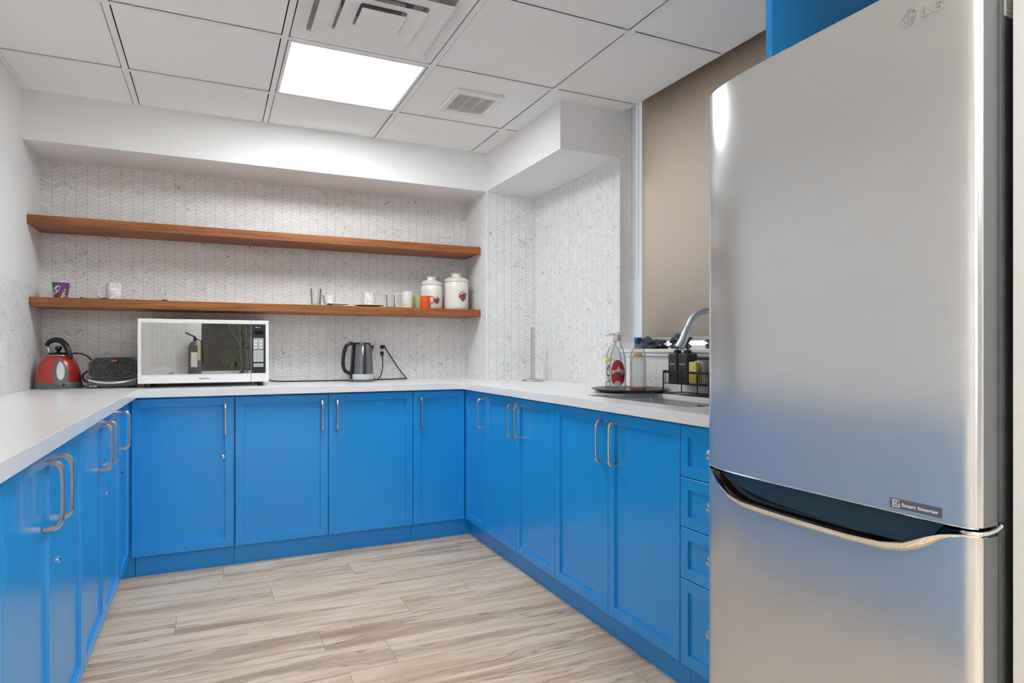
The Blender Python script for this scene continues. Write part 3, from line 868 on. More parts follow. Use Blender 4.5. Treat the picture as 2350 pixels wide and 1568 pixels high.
pbox(.0015, .009, -.0008, .0008); pbox(-.0008, .0008, -.0045, .0055); pbox(-.0008, .0035, -.0055, -.004); pbox(-.0055, -.0035, .003, .005)
obj('emblem', bm, 'chrome', up)
bm = nb(); by0, by1, bz = .6385, .7240, .8455
for (a, b_) in (((by1, bz-.008), (by0, bz+.008)),):
    prev = None
    for k in range(11):
        y = by1+(by0-by1)*k/10
        q = [bm.verts.new((fx(y)-n, y, bz+s)) for n, s in ((0, -.008), (.0010, -.008), (.0010, .008), (0, .008))]
        if prev:
            for i in range(4): bm.faces.new((prev[i], prev[(i+1) % 4], q[(i+1) % 4], q[i]))
        else: bm.faces.new(q)
        prev = q
    bm.faces.new(prev[::-1])
bd = obj('badge', bm, 'cupgrey', up)
obj('badge_lettering', text_bm('Smart Inverter', .0058, fplace(.6735, bz-.0005, .001), .0005, width=.060, bold=.01), 'white', bd)
bm = nb(); pl = fplace(.7135, bz, .001)
for (a, b_, c, d) in ((-.0062, .0062, .0048, .0062), (-.0062, .0062, -.0062, -.0048), (-.0062, -.0048, -.0048, .0048), (.0048, .0062, -.0048, .001)): pbox(a, b_, c, d, .0005)
pbox(-.0028, -.0018, -.003, .003, .0005); pbox(-.0005, .0005, -.003, .003, .0005); pbox(.0005, .003, .002, .003, .0005); pbox(.0005, .003, -.003, -.002, .0005)
obj('badge_symbol', bm, 'white', bd)
obj('sticker', B(1.140, 1.20, FY0+.0008, FY0+.002, 1.640, 1.70), 'whitelabel', fr)
bm = nb()
for k in range(3): box(bm, 1.143, 1.197, FY0+.0002, FY0+.001, 1.645+k*.007, 1.647+k*.007)
obj('sticker_print', bm, 'lgrey', fr)
bm = nb(); box(bm, 1.116, 1.127, FY0+.004, FY0+.03, 1.66, 1.74); obj('hinge_cover', bm, 'kgrey', fr)
for y in (FY0+.06, FY1-.06):
    bm = nb(); lathe(bm, 1.2, y, [(0, 0), (.02, 0), (.02, .031), (0, .031)], 16); obj('foot', bm, 'black', fr)

# ------------------------------------------------------------------ microwave
MY = 3.70; mx0, mx1, mz0, mz1 = -.342, .276, .937, 1.2665
t = thing('microwave', (-.03, 3.89, ZT), 'white microwave oven with mirrored door standing on the worktop under the shelf', 'microwave')
obj('body', B(mx0, mx1, MY+.022, 4.085, mz0, mz1), 'white', t, bevel=.006)
dr = obj('door', B(mx0, .1855, MY, MY+.0215, mz0, mz1), 'white', t, bevel=.004)
obj('window', B(-.323, .1845, MY-.0025, MY+.004, .9845, 1.2465), 'mwglass', dr)
obj('lettering', text_bm('Panasonic', .0062, lambda u, w_, n: (-.039+u, MY-n, .960+w_), .0006, width=.052, bold=.03), 'ink', dr)
bm = nb(); pl = lambda u, w_, n: (-.292+u, MY-.0025-n, 1.0+w_)
pr = None
for k in range(41):
    a = 2*pi*k/40
    q = [bm.verts.new(pl((.022+s)*cos(a), (.006+s)*sin(a), nn)) for s, nn in ((-.0005, 0), (-.0005, .0004), (.0005, .0004), (.0005, 0))]
    if pr:
        for i in range(4): bm.faces.new((pr[i], pr[(i+1) % 4], q[(i+1) % 4], q[i]))
    pr = q
obj('oval_mark', bm, 'white', dr)
cp = obj('control_side', B(.1870, mx1, MY, MY+.0215, mz0, mz1), 'white', t, bevel=.004)
pn = obj('control_panel', B(.1885, .259, MY-.0015, MY+.004, .9845, 1.2465), 'mwpanel', cp)
obj('display', B(.203, .246, MY-.0022, MY-.001, 1.192, 1.211), 'blackgloss', pn)
for (z0, z1) in ((1.113, 1.172), (1.044, 1.109), (1.017, 1.036)):
    obj('button_pad', B(.1975, .2485, MY-.0028, MY-.001, z0, z1), 'button', pn)
bm = nb()
for r in range(3):
    for c in range(3): box(bm, .2035+c*.0175-.0018, .2035+c*.0175+.0018, MY-.0034, MY-.0025, 1.096-r*.0155, 1.0995-r*.0155)
for r in range(3):
    for c in range(2): box(bm, .2025+c*.026, .2145+c*.026, MY-.0034, MY-.0025, 1.150-r*.0175, 1.158-r*.0175)
for c in range(3): box(bm, .2025+c*.016, .209+c*.016, MY-.0034, MY-.0025, 1.049, 1.0535)
obj('button_print', bm, 'white', pn)
bm = nb(); box(bm, .210, .232, MY-.0024, MY-.0012, 1.228, 1.2295); box(bm, .210, .214, MY-.0024, MY-.0012, 1.2290, 1.234); obj('panel_print', bm, 'white', pn)
for x in (-.30, .235):
    for y in (3.745, 4.04):
        bm = nb(); lathe(bm, x, y, [(0, ZT), (.013, ZT), (.015, mz0+.001), (0, mz0+.001)], 16); obj('foot', bm, 'black', t)

# ------------------------------------------------------------------ red kettle
kx, ky = -.706, 3.90
t = thing('electric_kettle', (kx, ky, ZT), 'red dome-shaped kettle with black arched handle in the left corner of the worktop', 'kettle')
bm = nb(); lathe(bm, kx, ky, [(0, ZT), (.100, ZT), (.103, ZT+.006), (.102, ZT+.026), (.099, ZT+.031), (0, ZT+.031)], 48); obj('base', bm, 'kgrey', t, smooth=40)
bm = nb(); lathe(bm, kx, ky, [(.099, ZT+.031), (.1005, ZT+.04), (.0985, ZT+.058), (.094, ZT+.085), (.0865, ZT+.112), (.076, ZT+.137), (.064, ZT+.155), (.053, ZT+.164), (.050, ZT+.166), (0, ZT+.166)], 56); obj('body', bm, 'red', t, smooth=50)
bm = nb(); lathe(bm, kx, ky, [(.0510, ZT+.163), (.0535, ZT+.166), (.051, ZT+.169), (.046, ZT+.168)], 48); obj('collar', bm, 'nickel', t, smooth=True)
bm = nb(); lathe(bm, kx, ky, [(0, ZT+.166), (.048, ZT+.166), (.044, ZT+.176), (.030, ZT+.181), (.010, ZT+.182), (.007, ZT+.187), (.012, ZT+.193), (.0165, ZT+.202), (.013, ZT+.211), (0, ZT+.214)], 32); obj('lid', bm, 'blackgloss', t, smooth=50)
hp = smoothpath([(kx+.058, ky-.035, ZT+.150), (kx+.050, ky-.032, ZT+.178), (kx+.034, ky-.022, ZT+.215), (kx+.010, ky-.010, ZT+.240), (kx-.018, ky+.0, ZT+.243), (kx-.040, ky+.006, ZT+.232), (kx-.053, ky+.010, ZT+.214)], 6)
rr = [.0105+.0035*sin(pi*min(1, i/(len(hp)-1)*1.1)) for i in range(len(hp))]; rr[-1] = .007; rr[-2] = .0105
bm = nb(); tube(bm, hp, rr, 14); obj('handle', bm, 'black', t, smooth=50)
bm = nb(); tube(bm, [(kx-.047, ky+.008, ZT+.218), (kx-.038, ky+.0, ZT+.165)], .0042, 10); obj('chrome_rod', bm, 'chrome', t, smooth=True)
# oval water gauge on the front right of the dome
an = radians(-75)
def dome_r(z):
    P = [(ZT+.0, .104), (ZT+.035, .1015), (ZT+.058, .0985), (ZT+.085, .094), (ZT+.112, .0865), (ZT+.137, .076), (ZT+.155, .064), (ZT+.17, .055)]
    for (a, ra), (b_, rb) in zip(P[:-1], P[1:]):
        if z <= b_: return ra+(rb-ra)*(z-a)/(b_-a)
    return .05
def dome_patch(w_, h_, zc, lift, seg=36):
    bm = nb(); c = None; ring0 = []; ring1 = []; rin = []
    for k in range(seg):
        a = 2*pi*k/seg
        for R_, s, l in ((ring0, 1.0, -.002), (ring1, .96, lift), (rin, .5, lift)):
            z = zc+h_*s*sin(a); r = dome_r(z)+l; th = an+w_*s*cos(a)/.095
            R_.append(bm.verts.new((kx+r*cos(th), ky+r*sin(th), z)))
    r = dome_r(zc)+lift; c = bm.verts.new((kx+r*cos(an), ky+r*sin(an), zc))
    for k in range(seg):
        j = (k+1) % seg
        bm.faces.new((ring0[k], ring0[j], ring1[j], ring1[k])); bm.faces.new((ring1[k], ring1[j], rin[j], rin[k])); bm.faces.new((rin[k], rin[j], c))
    return bm
g = obj('gauge_housing', dome_patch(.033, .071, ZT+.082, .006), 'kgrey', t, smooth=40)
obj('water_gauge', dome_patch(.0165, .046, ZT+.090, .0085), 'lgrey', g, smooth=40)
bm = nb(); th = an+.10; r = .1025
tube(bm, [(kx+(r)*cos(th), ky+r*sin(th), ZT+.022), (kx+(r+.010)*cos(th), ky+(r+.010)*sin(th), ZT+.019)], .006, 12); obj('switch', bm, 'black', g, smooth=40)
bm = nb(); p0 = smoothpath([(kx+.085, ky+.05, ZT+.02), (kx+.098, ky+.09, ZT+.03), (kx+.07, ky+.12, ZT+.12), (kx+.045, ky+.13, ZT+.155), (kx+.03, ky+.10, ZT+.158), (kx+.02, ky+.08, ZT+.15)], 6)
cord = smoothpath([(-.705, 4.01, 1.02), (-.690, 4.01, 1.065), (-.665, 4.00, 1.088), (-.640, 3.985, 1.090), (-.615, 3.985, 1.086), (-.585, 3.98, 1.066), (-.571, 3.98, 1.035), (-.573, 3.975, 1.019), (-.555, 3.97, 1.008), (-.535, 3.96, .985), (-.545, 3.95, .950), (-.550, 3.935, .925), (-.60, 3.93, .9205), (-.612, 3.925, .9205)], 6)
bm = nb(); tube(bm, cord, .0042, 8); obj('power_cord', bm, 'rubber', t, smooth=True)

# ------------------------------------------------------------------ contact grill
gx_, gy_ = -.460, 3.83
t = thing('contact_grill', (gx_, 3.90, ZT), 'black speckled contact grill with chrome lip between the red kettle and the microwave', 'grill')
def octo(w_, z0, z1, sh, sb):
    return [(gx_-w_*.72, z1), (gx_+w_*.72, z1), (gx_+w_*.93, z1-sh*.55), (gx_+w_, z1-sh), (gx_+w_, z0+sb), (gx_+w_*.90, z0+sb*.35), (gx_+w_*.5, z0+.002), (gx_, z0), (gx_-w_*.5, z0+.002), (gx_-w_*.90, z0+sb*.35), (gx_-w_, z0+sb), (gx_-w_, z1-sh), (gx_-w_*.93, z1-sh*.55)]
def tilt(bm, y0, z0, k):
    for v in bm.verts: v.co.y += (v.co.z-z0)*k
    return bm
bm = tilt(prism(nb(), octo(.1055, .962, 1.071, .032, .028), 'y', 3.775, 3.90), 0, .962, .35)
ld = obj('lid', bm, 'kgrey', t, smooth=30, bevel=.008)
bm = tilt(prism(nb(), octo(.099, .968, 1.066, .030, .026), 'y', 3.7715, 3.78), 0, .962, .35)
obj('speckled_face', bm, 'speck', ld, bevel=.002)
bm = tilt(text_bm('George', .006, lambda u, w_, n: (-.452+u, 3.7712-n, 1.048+w_), .0006, width=.026, bold=.02), 0, .962, .35); 
bm.free(); bm = tilt(B(-.466, -.442, 3.7705, 3.7718, 1.0505, 1.0565), 0, .962, .35); obj('orange_badge', bm, 'orange', ld)
bm = nb(); pth = smoothpath([(gx_-.108, 3.80, .968), (gx_-.095, 3.775, .957), (gx_-.05, 3.757, .947), (gx_, 3.750, .944), (gx_+.05, 3.757, .947), (gx_+.095, 3.775, .957), (gx_+.108, 3.80, .968)], 5); tube(bm, pth, .0058, 10)
obj('front_lip', bm, 'chrome', t, smooth=True)
bm = prism(nb(), [(gx_-.098, .924), (gx_+.098, .924), (gx_+.106, .934), (gx_+.106, .962), (gx_-.106, .962), (gx_-.106, .934)], 'y', 3.79, 3.98); obj('base', bm, 'kgrey', t, bevel=.005)
for x in (gx_-.08, gx_+.08):
    for y in (3.815, 3.95): obj('foot', lathe(nb(), x, y, [(0, ZT), (.009, ZT), (.010, .925), (0, .925)], 12), 'black', t)
bm = nb(); tube(bm, smoothpath([(gx_-.108, 3.90, 1.000), (gx_-.128, 3.90, .995), (gx_-.142, 3.895, .975), (gx_-.132, 3.885, .950), (gx_-.112, 3.87, .940)], 6), .0042, 8)
obj('power_cord', bm, 'rubber', t, smooth=True)
# loose plugs in front of the cords
bm = nb()
for k, (x, y) in enumerate(((-.566, 3.80), (-.548, 3.79))):
    tube(bm, [(x-.012, y+.012, .924), (x+.004, y, .924), (x+.010, y-.004, .924)], [.008, .008, .006], 10)
pg = thing('power_plug', (-.56, 3.8, ZT), 'grey power plug lying on the worktop between the red kettle and the grill', 'plug')
obj('plug_body', bm, 'kgrey', pg, smooth=40)
bm = nb()
for (x, y) in ((-.556, 3.792), (-.538, 3.784)): box(bm, x, x+.014, y-.006, y-.004, .9235, .9245+.003)
obj('prongs', bm, 'chrome', pg)

# ------------------------------------------------------------------ black kettle
kx, ky = .826, 3.93
t = thing('electric_kettle', (kx, ky, ZT), 'dark steel jug kettle on a round base beside the wall outlet', 'kettle')
obj('power_base', lathe(nb(), kx, ky, [(0, ZT), (.070, ZT), (.072, ZT+.004), (.070, ZT+.014), (0, ZT+.014)], 40), 'kgrey', t, smooth=40)
obj('clear_band', lathe(nb(), kx, ky, [(0, ZT+.0145), (.0665, ZT+.0145), (.0675, ZT+.018), (.067, ZT+.047), (0, ZT+.047)], 48), 'lgrey', t, smooth=40)
obj('body', lathe(nb(), kx, ky, [(0, ZT+.0475), (.067, ZT+.0475), (.0662, ZT+.07), (.063, ZT+.15), (.0585, ZT+.218), (.056, ZT+.227), (0, ZT+.227)], 56), 'ksteel', t, smooth=40)
obj('lid', lathe(nb(), kx, ky, [(0, ZT+.2272), (.0555, ZT+.2272), (.052, ZT+.236), (.03, ZT+.240), (0, ZT+.240)], 40), 'black', t, smooth=40)
bm = nb(); prism(bm, [(kx+.045, ZT+.222), (kx+.075, ZT+.222), (kx+.058, ZT+.175), (kx+.05, ZT+.175)], 'y', ky-.012, ky+.012); obj('spout', bm, 'ksteel', t, bevel=.003)
hp = smoothpath([(kx-.050, ky-.01, ZT+.229), (kx-.075, ky-.012, ZT+.232), (kx-.098, ky-.015, ZT+.215), (kx-.112, ky-.017, ZT+.17), (kx-.117, ky-.018, ZT+.115), (kx-.108, ky-.017, ZT+.072), (kx-.085, ky-.014, ZT+.055), (kx-.068, ky-.012, ZT+.048)], 6)
bm = nb(); tube(bm, hp, [.011]*len(hp), 14); obj('handle', bm, 'black', t, smooth=True)
bm = nb(); prism(bm, [(kx-.060, ZT+.225), (kx-.048, ZT+.225), (kx-.060, ZT+.02), (kx-.076, ZT+.02)], 'y', ky-.024, ky+.006); obj('handle_mount', bm, 'black', t, bevel=.003)
ox, oz1, oz2 = .991, 1.126, 1.084
bm = nb(); tube(bm, smoothpath([(kx+.071, ky+.005, ZT+.010), (kx+.110, ky+.05, ZT+.012), (kx+.150, ky+.12, ZT+.045), (ox, D1-.03, ZT+.100), (ox, D1-.024, 1.065), (ox, D1-.022, 1.072)], 8), .0034, 8)
tube(bm, [(ox, D1-.022, 1.068), (ox, D1-.020, 1.080), (ox, D1-.014, 1.088), (ox, D1-.0095, 1.088)], [.005, .009, .012, .012], 12)
obj('power_cord', bm, 'rubber', t, smooth=50)

# outlets
def outlet(name, x0, x1, label):
    pass
t = thing('wall_outlet', (.988, D1, 1.104), 'white double wall outlet with two black plugs beside the dark kettle', 'outlet')
obj('cover_plate', B(.950, 1.027, D1-.006, D1, 1.043, 1.166), 'white', t, bevel=.002)
for z in (oz1, oz2): obj('socket', B(ox-.0165, ox+.0165, D1-.0085, D1-.005, z-.0145, z+.0145), 'white', t, bevel=.003)
t = thing('wall_outlet', (L+.008, 3.38, 1.094), 'white wall outlet on the left tiled wall, cut by the picture edge', 'outlet')
obj('cover_plate', B(L+.008, L+.014, 3.335, 3.442, 1.039, 1.149), 'white', t, bevel=.002)
for y in (3.37, 3.41): obj('socket', B(L+.0135, L+.0155, y-.014, y+.014, 1.06, 1.13), 'white', t, bevel=.0008)
# microwave lead along the wall, behind the kettle and up to the outlet
bm = nb()
pth = smoothpath([(.272, 4.07, .955), (.300, 4.075, .930), (.36, 4.075, .9195), (.50, 4.075, .9185), (.72, 4.065, .9185), (.90, 4.060, .9185), (1.00, 4.068, .9195), (1.09, 4.082, .9205), (1.140, 4.083, .921), (1.148, 4.085, .924), (1.140, 4.088, .934), (1.10, 4.092, .985), (1.04, 4.094, 1.075), (1.008, 4.094, 1.126)], 6)
tube(bm, pth, .0036, 8)
tube(bm, [(1.010, 4.094, 1.128), (1.000, 4.094, 1.130), (.991, 4.094, 1.127), (.991, 4.1035, 1.126)], [.006, .010, .0125, .0125], 12)
tag(obj('power_lead', bm, 'rubber', smooth=50), 'black microwave power lead running along the worktop and up to the outlet', 'cord')

# ------------------------------------------------------------------ things on the lower shelf
def handle_ring(cx_, cy_, z0, z1, r, side, out, rad=.004, ang=0.0):
    P = []
    zc = (z0+z1)/2; h = (z1-z0)/2
    for k in range(15):
        a = radians(-90+180*k/14)
        d = r-.003+out*cos(a)**.8 if cos(a) > 0 else r-.003
        P.append((cx_+side*d*cos(ang), cy_+side*d*sin(ang), zc+h*sin(a)))
    return P

def cup(name, cx_, cy_, prof, mat, label, cat, handle=None, hmat=None, group=None, seg=40):
    t = thing(name, (cx_, cy_, ZH), label, cat, group)
    obj('bowl' if name != 'canister' else 'jar', lathe(nb(), cx_, cy_, prof, seg), mat, t, smooth=40)
    if handle: 
        bm = nb(); tube(bm, handle, handle_r(handle), 10); obj('handle', bm, hmat or mat, t, smooth=True)
    return t
def handle_r(h): return .0042
def wallprof(r0, r1, h, th=.003, z=None):
    z = ZH if z is None else z
    return [(0, z), (r0, z), (r1, z+h), (r1-th, z+h), (r0-th, z+th), (0, z+th)]

# purple paper cup
t = thing('paper_cup', (-.703, 3.94, ZH), 'purple and grey paper cup at the left end of the lower shelf', 'cup')
cxx, cyy = -.703, 3.94
bm = nb(); seg = 48
lathe(bm, cxx, cyy, [(0, ZH), (.0275, ZH), (.0385, ZH+.083), (.037, ZH+.083), (.026, ZH+.003), (0, ZH+.003)], seg)
o = obj('bowl', bm, ['purple', 'cupgrey'], t, smooth=40)
for p in o.data.polygons:
    c = p.center; a = math.degrees(math.atan2(c.y, c.x))
    if -180 <= a < -108: p.material_index = 1
obj('rim', lathe(nb(), cxx, cyy, [(.037, ZH+.0825), (.040, ZH+.083), (.040, ZH+.0865), (.037, ZH+.0865)], 40), 'white', t, smooth=True)
def cyl_patch(cx_, cy_, rfn, ang, zc, outline, lift=.0006, shear=0):
    """outline: list of (u,w) metres around the surface"""
    bm = nb(); vs = []
    for u, w_ in outline:
        r = rfn(zc+w_)+lift; th = ang+u/r; vs.append(bm.verts.new((cx_+r*cos(th), cy_+r*sin(th), zc+w_)))
    r = rfn(zc)+lift; c = bm.verts.new((cx_+r*cos(ang), cy_+r*sin(ang), zc))
    for k in range(len(vs)): bm.faces.new((vs[k], vs[(k+1) % len(vs)], c))
    return bm
pr_ = lambda z: .0275+.011*(z-ZH)/.083
ol = [(.020*cos(a)*(1+.15*abs(sin(3*a)))-.0, .023*sin(a)) for a in [2*pi*k/28 for k in range(28)]]
ol = [(u*cos(.5)+w_*sin(.5)*.6, w_*cos(.3)+u*.35) for u, w_ in ol]
lbl = obj('label', cyl_patch(cxx, cyy, pr_, radians(-118), ZH+.044, ol), 'white', t)
bm = nb()
for k in range(4):
    b2 = cyl_patch(cxx, cyy, pr_, radians(-118), ZH+.060-k*.011, [(-.010, -.0010-.004), (.010, -.0010+.004), (.010, .0010+.004), (-.010, .0010-.004)], .0012); copy_mesh(b2, bm); b2.free()
obj('label_print', bm, 'cupgrey', lbl)
bm = nb()
for k, (u, w_, s) in enumerate(((.0, .0, .008), (.004, .014, .007), (-.004, -.014, .008), (.006, .030, .006), (.010, -.010, .006))):
    b2 = cyl_patch(cxx, cyy, pr_, radians(-62)+u/.03, ZH+.022+w_*.8, [(s*cos(a), s*.7*sin(a)) for a in [2*pi*q/10 for q in range(10)]], .0008); copy_mesh(b2, bm); b2.free()
obj('biscuit_print', bm, 'sponge', t)

# tapered patterned mug
cup('mug', -.470, 3.94, [(0, ZH), (.0395, ZH), (.041, ZH+.006), (.0325, ZH+.090), (.030, ZH+.090), (.0385, ZH+.006), (0, ZH+.004)], 'patmug', 'white mug with dark figure pattern, wider at its foot, left part of the lower shelf', 'mug',
    handle_ring(-.470, 3.94, ZH+.010, ZH+.078, .036, -1, .040), 'white')
# curled brown paper
bm = nb(); nx_ = 60; rows = []
for i in range(nx_+1):
    x = -.655+.44*i/nx_; row = []
    for j in range(9):
        y = 3.862+.10*j/8
        z = ZH+.0012+.013*max(0, sin(i*.36+j*.15))*max(0, sin(i*.105+.6))+.0020*abs(sin(i*.8+j*.6))
        if abs(x+.470) < .05 and y > 3.890: z = ZH+.0008
        if abs(x+.640) < .03: z = min(z, ZH+.002)
        row.append(bm.verts.new((x, min(y, 3.8615+(y-3.8615)*.36), z)))
    rows.append(row)
for a, b_ in zip(rows[:-1], rows[1:]):
    for j in range(8): bm.faces.new((a[j], a[j+1], b_[j+1], b_[j]))
o = obj('paper_liner', bm, 'paper', smooth=True); md = o.modifiers.new('thick', 'SOLIDIFY'); md.thickness = .0006; md.offset = 1
tag(o, 'curled strip of brown paper lying along the front of the lower shelf', 'paper')

# tumbler, cups, saucer
cup('glass_tumbler', .556, 3.94, [(0, ZH), (.027, ZH), (.033, ZH+.103), (.0315, ZH+.103), (.026, ZH+.012), (0, ZH+.010)], 'glass', 'tall clear glass tumbler on the lower shelf above the gap beside the microwave', 'glass')
t = cup('teacup', .636, 3.98, [(0, ZH), (.024, ZH), (.027, ZH+.010), (.036, ZH+.055), (.041, ZH+.070), (.039, ZH+.071), (.033, ZH+.055), (.024, ZH+.012), (0, ZH+.008)], 'whitegloss', 'white teacup right behind the small white dish on the lower shelf', 'cup', handle_ring(.636, 3.98, ZH+.012, ZH+.055, .030, -1, .030))
t = thing('small_dish', (.675, 3.905, ZH), 'small flat white dish with a raised foot in front of the teacup', 'dish')
bm = nb(); prism(bm, [(.640, ZH), (.700, ZH), (.703, ZH+.012), (.637, ZH+.012)], 'y', 3.865, 3.935); obj('foot', bm, 'whitegloss', t, bevel=.002)
bm = nb(); box(bm, .617, .738, 3.850, 3.950, ZH+.012, ZH+.018); obj('plate', bm, 'whitegloss', t, bevel=.0025)
t = thing('saucer', (.873, 3.94, ZH), 'white saucer under the patterned cup at the middle of the lower shelf', 'saucer')
obj('plate', lathe(nb(), .873, 3.94, [(0, ZH), (.030, ZH), (.034, ZH+.003), (.070, ZH+.009), (.093, ZH+.0125), (.093, ZH+.0145), (.066, ZH+.0115), (.035, ZH+.006), (0, ZH+.005)], 48), 'whitegloss', t, smooth=40)
t = thing('cup', (.870, 3.94, ZH+.006), 'white cup with dark line pattern standing on the saucer', 'cup')
zz = ZH+.0062
obj('bowl', lathe(nb(), .870, 3.94, [(0, zz), (.035, zz), (.038, zz+.004), (.038, zz+.084), (.0355, zz+.084), (.0345, zz+.006), (0, zz+.004)], 40), 'patmug', t, smooth=40)
cup('glass_tumbler', 1.012, 3.96, [(0, ZH), (.028, ZH), (.031, ZH+.085), (.0295, ZH+.085), (.026, ZH+.010), (0, ZH+.008)], 'glass', 'short clear glass tumbler between the saucer and the plain white mug', 'glass')
# plain white mug
t = cup('mug', 1.112, 3.935, [(0, ZH), (.034, ZH), (.0365, ZH+.004), (.0365, ZH+.102), (.038, ZH+.106), (.0355, ZH+.106), (.034, ZH+.006), (0, ZH+.004)], 'whitegloss', 'plain white mug with squared handle and a tiny dark mark, left of the orange mug', 'mug',
    [(1.112-.034, 3.935, ZH+.090), (1.112-.060, 3.935, ZH+.092), (1.112-.073, 3.935, ZH+.085), (1.112-.076, 3.935, ZH+.070), (1.112-.076, 3.935, ZH+.030), (1.112-.072, 3.935, ZH+.015), (1.112-.060, 3.935, ZH+.009), (1.112-.034, 3.935, ZH+.011)])
obj('printed_mark', cyl_patch(1.112, 3.935, lambda z: .0365, radians(-84), ZH+.056, [(.003*cos(a), .002*sin(a)) for a in [2*pi*k/8 for k in range(8)]]), 'ink', t)
cup('mug', 1.193, 3.985, wallprof(.026, .029, .086), 'green', 'pale green mug half hidden behind the orange mug', 'mug')
t = cup('mug', 1.212, 3.885, [(0, ZH), (.0275, ZH), (.029, ZH+.004), (.0295, ZH+.080), (.027, ZH+.080), (.026, ZH+.006), (0, ZH+.004)], 'orange', 'orange mug with its handle to the right, in front of the smaller canister', 'mug',
    [(1.212+.022, 3.870, ZH+.073), (1.212+.040, 3.862, ZH+.076), (1.212+.048, 3.858, ZH+.070), (1.212+.048, 3.858, ZH+.045), (1.212+.040, 3.862, ZH+.035), (1.212+.024, 3.870, ZH+.032)])
# canisters
def fruit(cx_, cy_, r, ang, zc, s, parent):
    bm = nb(); bm2 = nb()
    rnd = random.Random(5)
    for k, (u, w_, q) in enumerate(((-.012, 0, .010), (.008, -.002, .010), (-.002, -.014, .009), (.014, .010, .006), (.002, .006, .009))):
        b2 = cyl_patch(cx_, cy_, lambda z: r, ang+u*s/r, zc+w_*s, [(q*s*cos(a), q*s*1.1*sin(a)) for a in [2*pi*i/14 for i in range(14)]], .0006+.0001*k); copy_mesh(b2, bm); b2.free()
    for k in range(9):
        a0 = radians(20+35*k); u, w_ = .020*cos(a0), .018*sin(a0)+.004
        pts = []
        for i in range(10):
            a = 2*pi*i/10; lu, lw = .0075*cos(a), .0028*sin(a)
            pts.append((s*(lu*cos(a0)-lw*sin(a0)), s*(lu*sin(a0)+lw*cos(a0))))
        b2 = cyl_patch(cx_, cy_, lambda z: r, ang+u*s/r, zc+w_*s, pts, .0005); copy_mesh(b2, bm2); b2.free()
    fr_ = obj('fruit_print', bm, 'plum', parent); obj('leaf_print', bm2, 'leafink', parent)
def canister(cx_, cy_, r, h, hl, label, band=False):
    t = thing('canister', (cx_, cy_, ZH), label, 'canister')
    P = [(0, ZH), (r-.004, ZH), (r-.001, ZH+.004), (r, ZH+.02), (r, ZH+h*.72)]
    if band: P += [(r+.0008, ZH+h*.72), (r+.0008, ZH+h*.74)]
    P += [(r, ZH+h*.93), (r-.004, ZH+h*.96), (r-.006, ZH+h), (0, ZH+h)]
    obj('jar', lathe(nb(), cx_, cy_, P, 56), 'cream', t, smooth=40)
    z = ZH+h
    obj('lid', lathe(nb(), cx_, cy_, [(0, z), (r-.001, z), (r+.002, z+.003), (r+.001, z+.008), (r-.003, z+.010), (r-.001, z+.013), (r-.008, z+.022), (r*.55, z+.031), (r*.40, z+.033), (r*.38, z+.036), (r*.38, z+hl-.006), (r*.44, z+hl-.004), (r*.44, z+hl), (0, z+hl)], 48), 'cream', t, smooth=40)
    return t
c1 = canister(1.280, 3.965, .0690, .158, .052, 'cream ceramic canister with red fruit print, the smaller of the two', True)
fruit(1.280, 3.965, .0698, radians(-78), ZH+.055, .95, c1)
c2 = canister(1.448, 3.960, .0800, .184, .056, 'large cream ceramic canister with dark fruit print at the right end of the lower shelf')
fruit(1.448, 3.960, .0800, radians(-76), ZH+.085, 1.35, c2)

# ------------------------------------------------------------------ right side of the worktop
px, py = 1.80, 3.545
t = thing('paper_towel_holder', (px, py, ZT), 'empty upright steel paper towel holder near the tiled corner', 'holder')
obj('base', lathe(nb(), px, py, [(0, ZT), (.068, ZT), (.070, ZT+.004), (.068, ZT+.010), (.03, ZT+.014), (.012, ZT+.020), (0, ZT+.020)], 48), 'steel2', t, smooth=40)
bm = nb(); tube(bm, [(px, py, ZT+.018), (px+.002, py, ZT+.318)], .0115, 20); obj('post', bm, 'steel2', t, smooth=40)
obj('finial', lathe(nb(), px+.002, py, [(0, ZT+.318), (.014, ZT+.318), (.0155, ZT+.324), (.014, ZT+.332), (0, ZT+.334)], 24), 'steel2', t, smooth=40)

# round tray
tx, ty = 1.748, 2.452
t = thing('serving_tray', (tx, ty, ZT), 'round charcoal tray holding bottles beside the sink', 'tray')
obj('plate', lathe(nb(), tx, ty, [(0, ZT), (.135, ZT), (.155, ZT+.006), (.176, ZT+.014), (.176, ZT+.017), (.152, ZT+.011), (.134, ZT+.0065), (0, ZT+.006)], 64), 'tray', t, smooth=40)
ZTR = ZT+.0068
def sq(cx_, cy_, a, b_, z, ang, p=3.0, seg=32, bm=None):
    out = []
    for k in range(seg):
        t_ = 2*pi*k/seg; c, s = cos(t_), sin(t_)
        r = (abs(c)**p+abs(s)**p)**(-1/p); x, y = a*r*c, b_*r*s
        out.append(bm.verts.new((cx_+x*cos(ang)-y*sin(ang), cy_+x*sin(ang)+y*cos(ang), z)))
    return out
def bottle_bm(cx_, cy_, secs, ang):
    bm = nb(); prev = None
    for (a, b_, z) in secs:
        r = sq(cx_, cy_, a, b_, z, ang, 2.6, 32, bm)
        if prev:
            for k in range(32): bm.faces.new((prev[k], prev[(k+1) % 32], r[(k+1) % 32], r[k]))
        else: bm.faces.new(r[::-1])
        prev = r
    bm.faces.new(prev); return bm
def shell(cx_, cy_, secs, ang, name, mat, parent):
    return obj(name, bottle_bm(cx_, cy_, secs, ang), mat, parent, smooth=50)
view = math.atan2(2.49, 1.705)              # the broad side faces back along this bearing
ang = view-pi/2
Z = ZTR
bx, by = 1.705, 2.485
t = thing('soap_bottle', (bx, by, ZTR), 'clear dish soap bottle with crimson label and pink cap on the tray', 'bottle')
